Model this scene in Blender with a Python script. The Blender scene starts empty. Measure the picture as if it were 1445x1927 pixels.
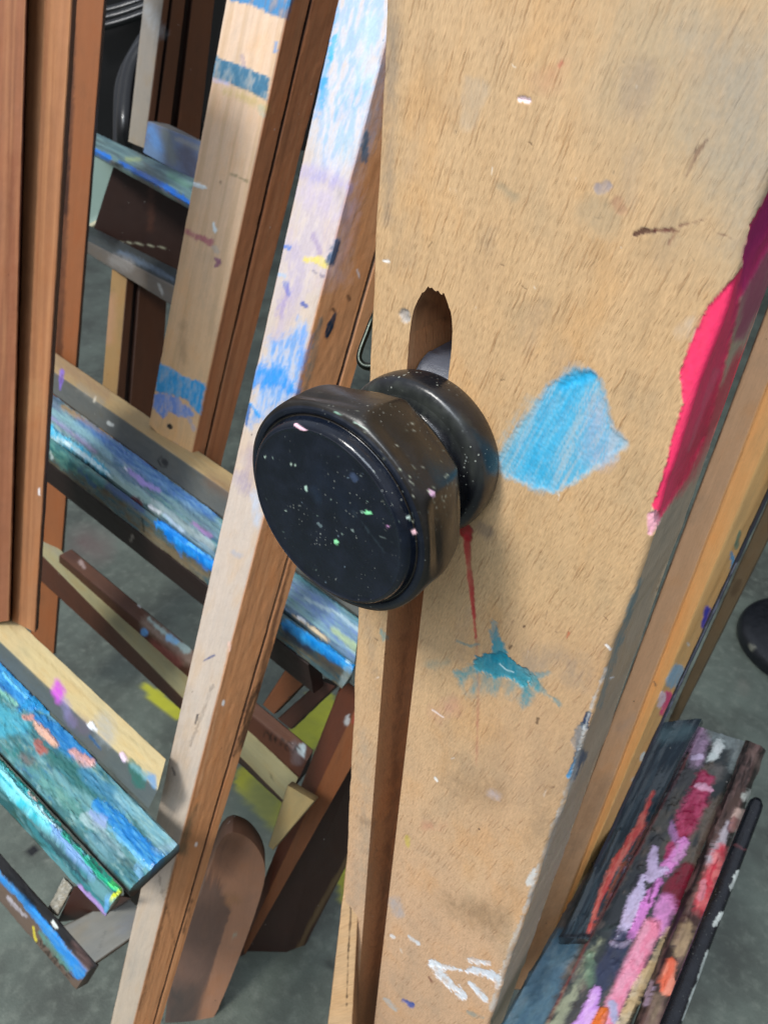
import bpy, math, time
import numpy as np

# ------------------------------------------------------------------ frame
FPX, CX, CY = 1392.0, 722.5, 963.5
H = 0.95                                   # lens height above the floor
def nz(v): v = np.asarray(v, float); return v/np.linalg.norm(v)
def cray(x, y): return np.array([(x-CX)/FPX, -(y-CY)/FPX, -1.0])
DOWN = nz(cray(592, 2907))
NRM = np.array([-.59, -.5, .62]); NRM = nz(NRM-(NRM@DOWN)*DOWN)
NRM = np.array([-.5928, -.4423, .6731]); NRM = nz(NRM-(NRM@DOWN)*DOWN)
RGT = np.cross(NRM, DOWN)
if RGT[0] < 0: RGT = -RGT
RW = np.array([RGT, -NRM, -DOWN])          # camera space -> world
CAM = np.array([0, 0, H])
def W(c): return RW@np.asarray(c)+CAM
def P(x, y, d): return W(cray(x, y)*d)     # a point at z-depth d
def F(x, y, h):                            # a point at height h (rel. to lens)
    r = cray(x, y); return W(r*(-h/(r@DOWN)))
YB = -((cray(697, 620)*.24)@NRM)           # world Y of the big board's face
def N(x, y, yo=0.0):                       # a point on the board's face plane
    r = RW@cray(x, y); return CAM+r*((YB+yo)/r[1])
def proj(v):
    c = (v-CAM)@RW
    return CX+FPX*c[:, 0]/(-c[:, 2]), CY-FPX*c[:, 1]/(-c[:, 2])

# ------------------------------------------------------------------ noise
def _h(i, j, k, s):
    n = (i*374761393+j*668265263+k*2147483647+s*1274126177) & 0xffffffff
    n = ((n ^ (n >> 13))*1274126177) & 0xffffffff
    n = ((n ^ (n >> 15))*2246822519) & 0xffffffff
    return ((n ^ (n >> 16)) & 0xffff)/65535.0
def vn(x, y, z=None, s=0):
    if z is None: z = np.zeros_like(x)
    xi, yi, zi = np.floor(x), np.floor(y), np.floor(z)
    fx, fy, fz = x-xi, y-yi, z-zi
    fx, fy, fz = fx*fx*(3-2*fx), fy*fy*(3-2*fy), fz*fz*(3-2*fz)
    xi, yi, zi = xi.astype(np.int64), yi.astype(np.int64), zi.astype(np.int64)
    r = 0
    for a in (0, 1):
        for b in (0, 1):
            for c in (0, 1):
                r = r+_h(xi+a, yi+b, zi+c, s)*(fx if a else 1-fx)*(fy if b else 1-fy)*(fz if c else 1-fz)
    return r
def fbm(x, y, z=None, s=0, o=3):
    r, a, t = 0, 1.0, 0
    for k in range(o):
        f = 2.03**k
        r = r+a*vn(x*f, y*f, None if z is None else z*f, s+k*17); t += a; a *= .55
    return r/t

def lin(h, k=1.0):
    if not isinstance(h, str): return np.array(h, float)
    v = np.array([int(h[i:i+2], 16)/255 for i in (0, 2, 4)])
    return np.where(v <= .04045, v/12.92, ((v+.055)/1.055)**2.4)*k

# ------------------------------------------------------------------ strokes
def sdf(kind, pts, w, X, Y):
    p = np.array(pts, float)
    if kind == 'l':
        if len(p) == 1: p = np.vstack([p, p+.01])
        d = np.full(X.shape, 1e9)
        ws = w if isinstance(w, (list, tuple)) else [w]*len(p)
        for i in range(len(p)-1):
            a, b = p[i], p[i+1]; ab = b-a
            t = np.clip(((X-a[0])*ab[0]+(Y-a[1])*ab[1])/(ab@ab), 0, 1)
            q = np.hypot(X-a[0]-t*ab[0], Y-a[1]-t*ab[1])-(ws[i]+(ws[i+1]-ws[i])*t)/2
            d = np.minimum(d, q)
        return d
    d = np.full(X.shape, 1e9); ins = np.zeros(X.shape, bool)
    n = len(p)
    for i in range(n):
        a, b = p[i], p[(i+1) % n]; ab = b-a
        t = np.clip(((X-a[0])*ab[0]+(Y-a[1])*ab[1])/(ab@ab+1e-9), 0, 1)
        d = np.minimum(d, np.hypot(X-a[0]-t*ab[0], Y-a[1]-t*ab[1]))
        c = ((a[1] > Y) != (b[1] > Y)) & (X < (b[0]-a[0])*(Y-a[1])/(b[1]-a[1]+1e-9)+a[0])
        ins ^= c
    return np.where(ins, -d, d)

def L(pts, w, col, a=1, **k): return dict(k, kind='l', pts=pts, w=w, col=col, a=a)
def G(pts, col, a=1, **k): return dict(k, kind='p', pts=pts, w=0, col=col, a=a)
def M(cols, f=(40, 300), lo=.5, a=1, **k): return dict(k, kind='m', cols=cols, f=f, lo=lo, a=a)

def over(col, al, ok, c, m):
    a0 = al[ok]; a1 = m+a0*(1-m); q = (m/np.maximum(a1, 1e-6))[:, None]
    col[ok] = np.where(a1[:, None] > 1e-5, c*q+col[ok]*(1-q), col[ok]); al[ok] = a1

def paint(strokes, v, guv, tint):
    """evaluate paint marks on surface points -> paint rgba, fx, relief"""
    n = len(v)
    col = tint.copy(); al = np.zeros(n); br = np.full(n, .2); gl = np.zeros(n); rel = np.zeros(n)
    X, Y = proj(v)
    s, t, sd = guv[:, 0], guv[:, 1], guv[:, 2]
    wob = (fbm(s*220, t*220, sd*9, 3)-.5)*2+(fbm(s*1100, t*1100, sd*9, 8, 2)-.5)*1.3
    stre = fbm(s*110, t*330, sd*9, 21, 3)
    gran = fbm(s*1500, t*1500, sd*9, 33, 2)
    for q, k in enumerate(strokes):
        if k['kind'] == 'm':
            segs = k.get('seg')
            ok = np.ones(n, bool) if segs is None else np.isin(guv[:, 3].astype(int), segs)
            for j, c in enumerate(k['cols']):
                nn = fbm(s[ok]*k['f'][0], t[ok]*k['f'][1], sd[ok]*9, 50+j*7+q*31, 4)
                m = np.clip((nn-k['lo'])*k.get('sh', 9), 0, 1)*k['a']
                over(col, al, ok, lin(c)[None, :], m); rel[ok] += m*k.get('r', .0002)
                br[ok] = br[ok]*(1-m)+k.get('b', .3)*m
                gl[ok] = gl[ok]*(1-m)+k.get('g', .3)*m
            continue
        p = np.array(k['pts'], float); e = k.get('e', 6)*.85; so = k.get('so', 1.5); so = so*.6 if so <= 4 else so
        wm = max(k['w']) if isinstance(k['w'], (list, tuple)) else k['w']
        pad = wm/2+e*1.6+so+3
        ok = (X > p[:, 0].min()-pad) & (X < p[:, 0].max()+pad) & (Y > p[:, 1].min()-pad) & (Y < p[:, 1].max()+pad)
        if 'seg' in k: ok &= np.isin(guv[:, 3].astype(int), k['seg'])
        if not ok.any(): continue
        d = sdf(k['kind'], k['pts'], k['w'], X[ok], Y[ok])+wob[ok]*e
        m = np.clip(.5-d/(2*so), 0, 1)*k['a']
        stv = stre[ok] if 'dir' not in k else None
        if stv is None:
            ca, sa = math.cos(math.radians(k['dir'])), math.sin(math.radians(k['dir']))
            stv = fbm((X[ok]*ca+Y[ok]*sa)*.02, (-X[ok]*sa+Y[ok]*ca)*.3, None, 61+q, 3)
        b = k.get('b', .3)
        m = m*np.clip(1-b*.9*(np.clip((stv-.45)*3.5, 0, 1)), 0, 1)
        c = lin(k['col'])[None, :]*np.ones((ok.sum(), 1))
        if 'c2' in k:
            mm = np.clip((stv-.5)*5+.4, 0, 1)[:, None]; c = c*(1-mm)+lin(k['c2'])*mm
        c = c*(.88+.24*gran[ok])[:, None]
        over(col, al, ok, c, m)
        br[ok] = br[ok]*(1-m)+k.get('fb', .12+.3*b)*m
        gl[ok] = gl[ok]*(1-m)+k.get('g', .3)*m
        rr = k.get('r', .0001)*(1.0 if 'flat' in k else 1.0+.6*gran[ok])
        prof = np.clip(-d/(so+3.0), 0, 1)**.5
        rel[ok] += prof*rr*((.5+1.0*stv) if 'dir' in k else (1.0 if 'flat' in k else (.75+.5*stv)))*k['a']
    return np.column_stack([col, al]), br, gl, rel

# ------------------------------------------------------------------ objects
COL = bpy.context.scene.collection
NSEED = [0]
def link(name, me, mat, parent=None, base=None):
    o = bpy.data.objects.new(name, me); COL.objects.link(o)
    if mat: me.materials.append(mat)
    if parent is not None: o.parent = parent
    return o
ROOTPOS = {}
def thing(name, label, cat, loc, group=None):
    o = bpy.data.objects.new(name, None); COL.objects.link(o)
    o.location = loc; o.empty_display_size = .05
    o['label'] = label; o['category'] = cat
    if group: o['group'] = group
    ROOTPOS[o.name] = np.array(loc, float)
    return o
def basepos(parent):
    if parent is None: return np.zeros(3)
    while parent.parent: parent = parent.parent
    return ROOTPOS[parent.name]
def tag(o, label, cat, group=None):
    o['label'] = label; o['category'] = cat
    if group: o['group'] = group
    return o

def mesh_np(name, V, Q, mat, parent, guv=None, tint=None, strokes=None, fleck=.5, smooth=40,
            rough=.0, relief=1.0, wob=0.0, crust=0):
    """V (n,3) world points, Q list/array of quads or tris; paints and links"""
    n = len(V)
    me = bpy.data.meshes.new(name)
    Q = [list(map(int, q)) for q in Q] if not isinstance(Q, np.ndarray) else Q
    if isinstance(Q, np.ndarray):
        me.vertices.add(n); me.loops.add(Q.size); me.polygons.add(len(Q))
        me.vertices.foreach_set('co', V.ravel())
        me.loops.foreach_set('vertex_index', Q.ravel().astype(np.int32))
        me.polygons.foreach_set('loop_start', np.arange(0, Q.size, Q.shape[1], dtype=np.int32))
        me.update(calc_edges=True)
    else:
        me.from_pydata(V.tolist(), [], Q)
        me.update()
    if guv is None:
        guv = np.column_stack([V[:, 2], V[:, 0]+V[:, 1], np.full(n, NSEED[0]*.37), np.zeros(n)])
    if tint is None: tint = np.ones((n, 3))*.5
    tint = np.broadcast_to(np.asarray(tint, float), (n, 3)).copy()
    rgba, br, gl, rel = paint(strokes or [], V, guv, tint)
    nn = np.zeros(n*3); me.vertices.foreach_get('normal', nn); nn = nn.reshape(-1, 3)
    disp = rel*relief
    if wob: disp = disp+(fbm(guv[:, 0]*90, guv[:, 1]*160, guv[:, 2]*5, 5, 4)-.5)*wob
    if crust:
        c1 = fbm(guv[:, 0]*260, guv[:, 1]*300, guv[:, 2]*5, 91, 3); c2 = fbm(guv[:, 0]*90, guv[:, 1]*110, guv[:, 2]*5, 92, 3)
        disp = disp+np.clip(c1-.52, 0, 1)*np.clip((c2-.42)*5, 0, 1)*.0042*crust*rgba[:, 3]
    V2 = V+nn*disp[:, None]-basepos(parent)
    me.vertices.foreach_set('co', V2.ravel())
    def attr(nm, ty, arr, key):
        a = me.attributes.new(nm, ty, 'POINT'); a.data.foreach_set(key, np.ascontiguousarray(arr, np.float32).ravel())
    attr('paint', 'FLOAT_COLOR', rgba, 'color')
    attr('tint', 'FLOAT_COLOR', np.column_stack([tint, np.ones(n)]), 'color')
    attr('fx', 'FLOAT_COLOR', np.column_stack([br, gl, np.full(n, fleck), np.ones(n)]), 'color')
    attr('guv', 'FLOAT_VECTOR', guv[:, :3], 'vector')
    me.polygons.foreach_set('use_smooth', np.ones(len(me.polygons), bool))
    me.update()
    me.set_sharp_from_angle(angle=math.radians(smooth))
    return link(name, me, mat, parent)

def loft(name, A, B, mat, parent, tints, strokes=None, step=4.0, ext=(0, 0), ch=.0012, fleck=.5, wob=.0008, crust=0,
         tintB=None, caps=True, relief=1.0, capseg=None):
    """solid between two closed profiles (same point count, world space).
    tints: base colour of each profile segment; ext lengthens the two ends."""
    A, B = np.array(A, float), np.array(B, float); m = len(A)
    A, B = A+(A-B)*ext[0], B+(B-A)*ext[1]
    NSEED[0] += 1; seed = NSEED[0]*.37
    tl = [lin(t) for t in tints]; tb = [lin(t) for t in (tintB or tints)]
    def cham(R):
        out = []
        for i in range(m):
            p, q, r = R[i-1], R[i], R[(i+1) % m]
            def to(a, b):
                d = b-a; l = np.linalg.norm(d); return a+d*min(ch/l, .3) if l > 1e-9 else a
            out += [to(q, p), to(q, r)]
        return np.array(out)                # 2 per corner: end of prev seg, start of seg i
    Ca, Cb = cham(A), cham(B)
    def P2(v): x, y = proj(v); return np.column_stack([x, y])
    inc = lambda v: v
    # length subdivision
    la = P2(Ca); lb = P2(Cb)
    Ls = np.linalg.norm(A[0]-B[0])
    nl = int(np.clip(np.max(np.linalg.norm(la-lb, axis=1))/step, 2, 900))
    prof_a, prof_b, T, TB, tt, sg = [], [], [], [], [], []
    acc = 0.0
    for i in range(m):
        a0, a1 = Ca[2*i+1], Ca[(2*i+2) % (2*m)]; b0, b1 = Cb[2*i+1], Cb[(2*i+2) % (2*m)]
        wpx = max(np.linalg.norm(la[2*i+1]-la[(2*i+2) % (2*m)]), np.linalg.norm(lb[2*i+1]-lb[(2*i+2) % (2*m)]))
        ns = int(np.clip(wpx/step, 1, 500))
        wl = np.linalg.norm(a1-a0)
        for k in range(ns+1):
            f = k/ns
            prof_a.append(a0+(a1-a0)*f); prof_b.append(b0+(b1-b0)*f)
            T.append(tl[i]); TB.append(tb[i]); tt.append(acc+wl*f); sg.append(i)
        acc += wl+ch*1.4
    pa, pb = np.array(prof_a), np.array(prof_b); T, TB = np.array(T), np.array(TB); K = len(pa)
    f = np.linspace(0, 1, nl+1)[:, None, None]
    V = (pa[None]*(1-f)+pb[None]*f).reshape(-1, 3)
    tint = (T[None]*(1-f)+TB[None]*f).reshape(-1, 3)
    guv = np.column_stack([np.repeat(np.linspace(0, Ls, nl+1), K), np.tile(tt, nl+1),
                           np.full(len(V), seed), np.tile(sg, nl+1)])
    r, c = np.meshgrid(np.arange(nl), np.arange(K), indexing='ij')
    i0 = r*K+c; i1 = r*K+(c+1) % K
    Q = np.stack([i0, i1, i1+K, i0+K], -1).reshape(-1, 4)
    # orientation: normals outward
    cen = (A.mean(0)+B.mean(0))/2
    q = Q[len(Q)//2]; fn = np.cross(V[q[1]]-V[q[0]], V[q[3]]-V[q[0]])
    vol = 0
    nrm = np.cross(V[Q[:, 1]]-V[Q[:, 0]], V[Q[:, 3]]-V[Q[:, 0]]); vol = np.sum(nrm*(V[Q[:, 0]]-cen))
    if vol < 0: Q = Q[:, ::-1]
    quads = Q
    o = mesh_np(name, V, quads, mat, parent, guv, tint, strokes, fleck, 35, 0, relief, wob, crust)
    if caps:                                # close both ends with n-gons
        me = o.data
        import bmesh
        bm = bmesh.new(); bm.from_mesh(me); bm.verts.ensure_lookup_table()
        for ring in (list(range(K)), list(range(nl*K, nl*K+K))):
            try: bm.faces.new([bm.verts[i] for i in ring])
            except Exception: pass
        bmesh.ops.recalc_face_normals(bm, faces=bm.faces[-2:])
        bm.to_mesh(me); bm.free(); me.update()
    return o

def post(name, top, bot, dT, dB, parent, front, side, strokes=None, grooves=(), ext=(.15, 0), step=4, back=None,
         kw=.5, ks=.9, fT=None, **kw2):
    """square timber from its three visible edges: L, R (front face) and S (far edge of the side)"""
    ends = []
    for (l, r, s), d in ((top, dT), (bot, dB)):
        wp = math.dist(l, r); tp = math.dist(r, s)
        Lp = P(*l, d*(1+kw*wp/FPX)); Rp = P(*r, d); Sp = P(*s, d*(1+ks*tp/FPX))
        inn = nz(Lp-Rp)
        pts = [Lp, Rp]
        for g0, g1, gd in grooves:
            a, b = Rp+(Sp-Rp)*g0, Rp+(Sp-Rp)*g1
            pts += [a, a+inn*gd, b+inn*gd, b]
        pts += [Sp, Lp+Sp-Rp]
        ends.append(pts)
    n = len(ends[0])
    tints = [front]+[side]*(n-3)+[back or side, back or side]
    for gi in range(len(grooves)):
        for j in (1, 2, 3): tints[1+gi*4+j] = '2a160c' if len(grooves[gi]) == 3 else side
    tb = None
    if fT: tb = [fT]+tints[1:]  # front tint shifts to fT: the light's cool-to-warm fade put into the colour
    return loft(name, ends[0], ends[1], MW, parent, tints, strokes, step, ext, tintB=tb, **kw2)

# ------------------------------------------------------------------ materials
def newmat(name):
    m = bpy.data.materials.new(name); m.use_nodes = True
    nt = m.node_tree; nt.nodes.clear()
    out = nt.nodes.new('ShaderNodeOutputMaterial'); b = nt.nodes.new('ShaderNodeBsdfPrincipled')
    nt.links.new(b.outputs[0], out.inputs[0])
    return m, nt, b
class NT:
    def __init__(s, nt): s.nt = nt
    def n(s, t, **k):
        x = s.nt.nodes.new(t)
        for a, b in k.items(): setattr(x, a, b)
        return x
    def l(s, a, b): s.nt.links.new(a, b)
    def put(s, v, sock):
        if hasattr(v, 'is_linked') or hasattr(v, 'links'): s.l(v, sock)
        else: sock.default_value = v
    def m(s, op, a, b=0.0, c=0.0, clamp=False):
        x = s.n('ShaderNodeMath', operation=op, use_clamp=clamp)
        for i, v in enumerate((a, b, c)): s.put(v, x.inputs[i])
        return x.outputs[0]
    def mix(s, f, a, b, bt='MIX'):
        x = s.n('ShaderNodeMix', data_type='RGBA', blend_type=bt)
        s.put(f, x.inputs[0]); s.put(a, x.inputs[6]); s.put(b, x.inputs[7]); return x.outputs[2]
    def at(s, name): return s.n('ShaderNodeAttribute', attribute_name=name)
    def comb(s, x, y, z):
        c = s.n('ShaderNodeCombineXYZ')
        for i, v in enumerate((x, y, z)): s.put(v, c.inputs[i])
        return c.outputs[0]
    def noise(s, vec, sc, det=3, ro=.5):
        x = s.n('ShaderNodeTexNoise'); s.l(vec, x.inputs['Vector'])
        x.inputs['Scale'].default_value = sc; x.inputs['Detail'].default_value = det
        x.inputs['Roughness'].default_value = ro
        return x.outputs[0]
    def ramp(s, v, a, b):               # smooth step between a and b
        x = s.n('ShaderNodeMapRange', interpolation_type='SMOOTHSTEP')
        s.put(v, x.inputs[0]); x.inputs[1].default_value = a; x.inputs[2].default_value = b
        return x.outputs[0]

def wood_material(name, rough=.5, tilt=.22, contrast=1.0, metalpaint=False):
    m, nt, bs = newmat(name); g = NT(nt)
    uv = g.at('guv'); sp = g.n('ShaderNodeSeparateXYZ'); g.l(uv.outputs['Vector'], sp.inputs[0])
    s, t, w = sp.outputs
    tint = g.at('tint').outputs['Color']; pa = g.at('paint'); fx = g.at('fx')
    fs = g.n('ShaderNodeSeparateColor'); g.l(fx.outputs['Color'], fs.inputs[0])
    brk, gloss, fleck = fs.outputs
    tt = g.m('ADD', t, g.m('MULTIPLY', s, tilt))
    wob = g.m('MULTIPLY', g.noise(g.comb(g.m('MULTIPLY', s, 9), g.m('MULTIPLY', t, 30), w), 1, 2), .004)
    tw = g.m('ADD', t, wob)
    fib = g.noise(g.comb(g.m('MULTIPLY', s, 25), g.m('MULTIPLY', tw, 1100), w), 1, 4, .6)
    band = g.noise(g.comb(g.m('MULTIPLY', s, 5), g.m('MULTIPLY', tw, 150), w), 1, 3)
    blot = g.noise(g.comb(g.m('MULTIPLY', s, 28), g.m('MULTIPLY', t, 45), w), 1, 4, .6)
    # beech flecks: short slanted lens shapes, two sizes
    def flecks(fs_, ft_, seed, thr):
        v = g.n('ShaderNodeTexVoronoi'); v.inputs['Randomness'].default_value = 1
        jit = g.m('MULTIPLY', g.m('SUBTRACT', g.noise(g.comb(g.m('MULTIPLY', s, 300), g.m('MULTIPLY', t, 300), w), 1, 2), .5), .0011)
        g.l(g.comb(g.m('MULTIPLY', s, fs_), g.m('MULTIPLY', g.m('ADD', tt, jit), ft_), g.m('ADD', w, seed)), v.inputs['Vector'])
        v.inputs['Scale'].default_value = 1
        sc = g.n('ShaderNodeSeparateColor'); g.l(v.outputs['Color'], sc.inputs[0])
        r = g.m('MULTIPLY', g.m('SUBTRACT', 1.0, g.ramp(v.outputs['Distance'], thr*.25, thr)), g.ramp(sc.outputs[0], .35, .95))
        return r
    f1 = flecks(75, 1200, 0, .5); f2 = flecks(330, 2300, 3.3, .55)
    fl = g.m('MULTIPLY', g.m('ADD', g.m('MULTIPLY', f1, .75), g.m('MULTIPLY', f2, .5)), fleck, clamp=True)
    light = g.ramp(g.noise(g.comb(g.m('MULTIPLY', s, 260), g.m('MULTIPLY', tt, 1700), g.m('ADD', w, 5.0)), 1, 2), .55, .8)
    val = g.m('ADD', .78, g.m('MULTIPLY', fib, .26*contrast))
    val = g.m('ADD', val, g.m('MULTIPLY', band, .18*contrast))
    fz = g.noise(g.comb(g.m('MULTIPLY', s, 480), g.m('MULTIPLY', tt, 2400), w), 1, 3, .6)
    val = g.m('ADD', val, g.m('MULTIPLY', g.m('MULTIPLY', g.m('SUBTRACT', fz, .5), g.m('ADD', .15, fleck)), .65))
    col = g.mix(1.0, tint, g.comb(val, val, val), 'MULTIPLY')
    col = g.mix(g.m('MULTIPLY', g.ramp(blot, .5, .72), .6), col, g.mix(1.0, col, (.80, .86, .93, 1), 'MULTIPLY'))
    col = g.mix(g.m('MULTIPLY', g.ramp(blot, .5, .3), .55), col, g.mix(1.0, col, (1.04, .91, .74, 1), 'MULTIPLY'))
    col = g.mix(g.m('MULTIPLY', fl, .62), col, g.mix(1.0, col, (.50, .36, .26, 1), 'MULTIPLY'))
    col = g.mix(g.m('MULTIPLY', g.m('MULTIPLY', light, fleck), .3), col, g.mix(1.0, col, (1.3, 1.3, 1.3, 1), 'MULTIPLY'))
    # dirt specks
    vd = g.n('ShaderNodeTexVoronoi'); g.l(g.comb(s, t, w), vd.inputs['Vector']); vd.inputs['Scale'].default_value = 95
    sc = g.n('ShaderNodeSeparateColor'); g.l(vd.outputs['Color'], sc.inputs[0])
    spk = g.m('MULTIPLY', g.m('LESS_THAN', vd.outputs['Distance'], g.m('MULTIPLY', sc.outputs[1], .07)), g.m('GREATER_THAN', sc.outputs[0], .62))
    scol = g.mix(g.m('GREATER_THAN', sc.outputs[2], .45), (.03, .02, .015, 1), (.62, .60, .55, 1))
    col = g.mix(g.m('MULTIPLY', spk, .75), col, scol)
    # paint over wood, broken up by the grain
    bn = g.noise(g.comb(g.m('MULTIPLY', s, 260), g.m('MULTIPLY', tw, 1100), w), 1, 4, .65)
    bn2 = g.noise(g.comb(s, t, w), 900, 2)
    dv = g.m('MULTIPLY', g.m('SUBTRACT', g.m('ADD', g.m('MULTIPLY', bn, .7), g.m('MULTIPLY', bn2, .3)), .5), g.m('MULTIPLY', brk, 2.2))
    al = pa.outputs['Alpha']
    ed = g.m('MULTIPLY', g.m('MULTIPLY', al, g.m('SUBTRACT', 1.0, al)), 4)
    mask = g.m('ADD', al, g.m('MULTIPLY', dv, g.m('ADD', g.m('MULTIPLY', ed, .9), .1)), clamp=True)
    mask = g.m('MULTIPLY', mask, g.m('GREATER_THAN', al, .004))
    pn = g.noise(g.comb(g.m('MULTIPLY', s, 500), g.m('MULTIPLY', t, 900), w), 1, 3)
    pv = g.m('ADD', .84, g.m('MULTIPLY', pn, .32))
    pcol = g.mix(1.0, pa.outputs['Color'], g.comb(pv, pv, pv), 'MULTIPLY')
    fin = g.mix(mask, col, pcol)
    g.l(fin, bs.inputs['Base Color'])
    rg = g.m('SUBTRACT', g.m('ADD', rough, g.m('MULTIPLY', band, .15)), g.m('MULTIPLY', g.m('MULTIPLY', gloss, mask), .55))
    g.l(rg, bs.inputs['Roughness'])
    bs.inputs['Specular IOR Level'].default_value = .4
    hgt = g.m('ADD', g.m('MULTIPLY', fib, .35), g.m('MULTIPLY', fl, -.8))
    hgt = g.m('ADD', g.m('MULTIPLY', hgt, g.m('SUBTRACT', 1.0, g.m('MULTIPLY', al, .7))), g.m('MULTIPLY', al, g.m('MULTIPLY', pn, .4)))
    bp = g.n('ShaderNodeBump'); bp.inputs['Strength'].default_value = .55; bp.inputs['Distance'].default_value = .0004
    g.l(hgt, bp.inputs['Height']); g.l(bp.outputs[0], bs.inputs['Normal'])
    return m
MW = wood_material('painted_beech')
MWB = wood_material('weathered_beech_board', .52, .24, 1.0)

def simple(name, col, rough=.5, metal=0.0, bump=0.0, vary=.3, nsc=60, coat=0.0):
    m, nt, bs = newmat(name); g = NT(nt)
    tc = g.n('ShaderNodeTexCoord'); n1 = g.noise(tc.outputs['Object'], nsc, 5, .6); n2 = g.noise(tc.outputs['Object'], nsc*9, 3)
    v = g.m('ADD', 1-vary/2, g.m('MULTIPLY', n1, vary))
    c = g.mix(1.0, (*lin(col), 1), g.comb(v, v, v), 'MULTIPLY')
    g.l(c, bs.inputs['Base Color']); bs.inputs['Metallic'].default_value = metal
    g.l(g.m('ADD', rough-.1, g.m('MULTIPLY', n1, .2)), bs.inputs['Roughness'])
    bs.inputs['Coat Weight'].default_value = coat; bs.inputs['Coat Roughness'].default_value = .12
    if bump:
        b = g.n('ShaderNodeBump'); b.inputs['Strength'].default_value = .5; b.inputs['Distance'].default_value = bump
        g.l(g.m('ADD', n1, g.m('MULTIPLY', n2, .4)), b.inputs['Height']); g.l(b.outputs[0], bs.inputs['Normal'])
    return m

def knob_material():
    m, nt, bs = newmat('black_lacquer_speckled'); g = NT(nt)
    pa = g.at('paint'); uv = g.at('guv'); tint = g.at('tint').outputs['Color']
    vec = uv.outputs['Vector']
    n1 = g.noise(vec, 140, 5, .65); n2 = g.noise(vec, 1100, 3)
    fx = g.at('fx'); fs = g.n('ShaderNodeSeparateColor'); g.l(fx.outputs['Color'], fs.inputs[0])
    dusty = fs.outputs[2]
    def specks(sc, th, keep, seed):
        v = g.n('ShaderNodeTexVoronoi'); ve = g.n('ShaderNodeVectorMath', operation='ADD'); g.l(vec, ve.inputs[0]); ve.inputs[1].default_value = (seed, seed*2, 0)
        g.l(ve.outputs[0], v.inputs['Vector']); v.inputs['Scale'].default_value = sc
        c = g.n('ShaderNodeSeparateColor'); g.l(v.outputs['Color'], c.inputs[0])
        return g.m('MULTIPLY', g.m('LESS_THAN', v.outputs['Distance'], g.m('MULTIPLY', g.m('ADD', c.outputs[1], .15), th)), g.m('GREATER_THAN', c.outputs[0], keep))
    clump = g.ramp(g.noise(vec, 75, 2), .47, .62)
    s1 = g.m('MULTIPLY', specks(850, .30, .62, 0.0), g.m('MULTIPLY', clump, dusty))
    s2 = g.m('MULTIPLY', specks(420, .16, .8, 1.7), g.m('MULTIPLY', g.m('ADD', .15, g.m('MULTIPLY', clump, .8)), dusty))
    base = g.mix(g.ramp(n1, .35, .75), tint, g.mix(1.0, tint, (2.2, 2.0, 1.9, 1), 'MULTIPLY'))
    base = g.mix(g.m('MULTIPLY', s1, .8), base, (.34, .36, .32, 1))
    base = g.mix(g.m('MULTIPLY', s2, .55), base, (.42, .46, .45, 1))
    base = g.mix(pa.outputs['Alpha'], base, pa.outputs['Color'])
    g.l(base, bs.inputs['Base Color'])
    g.l(g.m('ADD', fs.outputs[1], g.m('MULTIPLY', g.ramp(n1, .3, .8), .16)), bs.inputs['Roughness'])
    bs.inputs['Specular IOR Level'].default_value = .5
    b = g.n('ShaderNodeBump'); b.inputs['Strength'].default_value = .5; b.inputs['Distance'].default_value = .0005
    g.l(g.m('ADD', g.m('MULTIPLY', n1, .7), g.m('ADD', g.m('MULTIPLY', n2, .08), g.m('MULTIPLY', s1, .35))), b.inputs['Height']); g.l(b.outputs[0], bs.inputs['Normal'])
    return m

MK = knob_material()
MMET = simple('bright_steel', '3a3e38', .34, 1.0, .0002, .3, 200)
MBLK = simple('black_plastic', '0c0d10', .35, 0, .0005, .5, 40, .3)
MDK = simple('dark_screw', '15161a', .5, .6)

# ================================================================== MAIN EASEL
top = 'b'
T0 = time.time()
def onb(r, z, y=0): return np.array([r, YB+y, z])     # board space: r from the left edge
RL = N(697, 620)[0]
BW = .1031; BT = .046; S0, S1 = .0152, .0308
ARC = N(810, 541)[2]; ARL = N(767, 628)[2]
main = thing('easel', 'beech easel with the broad slotted board and big black knob, nearest of all', 'easel', (RL+BW/2, YB+.02, 0), 'painted beech easels standing close together')

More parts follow.
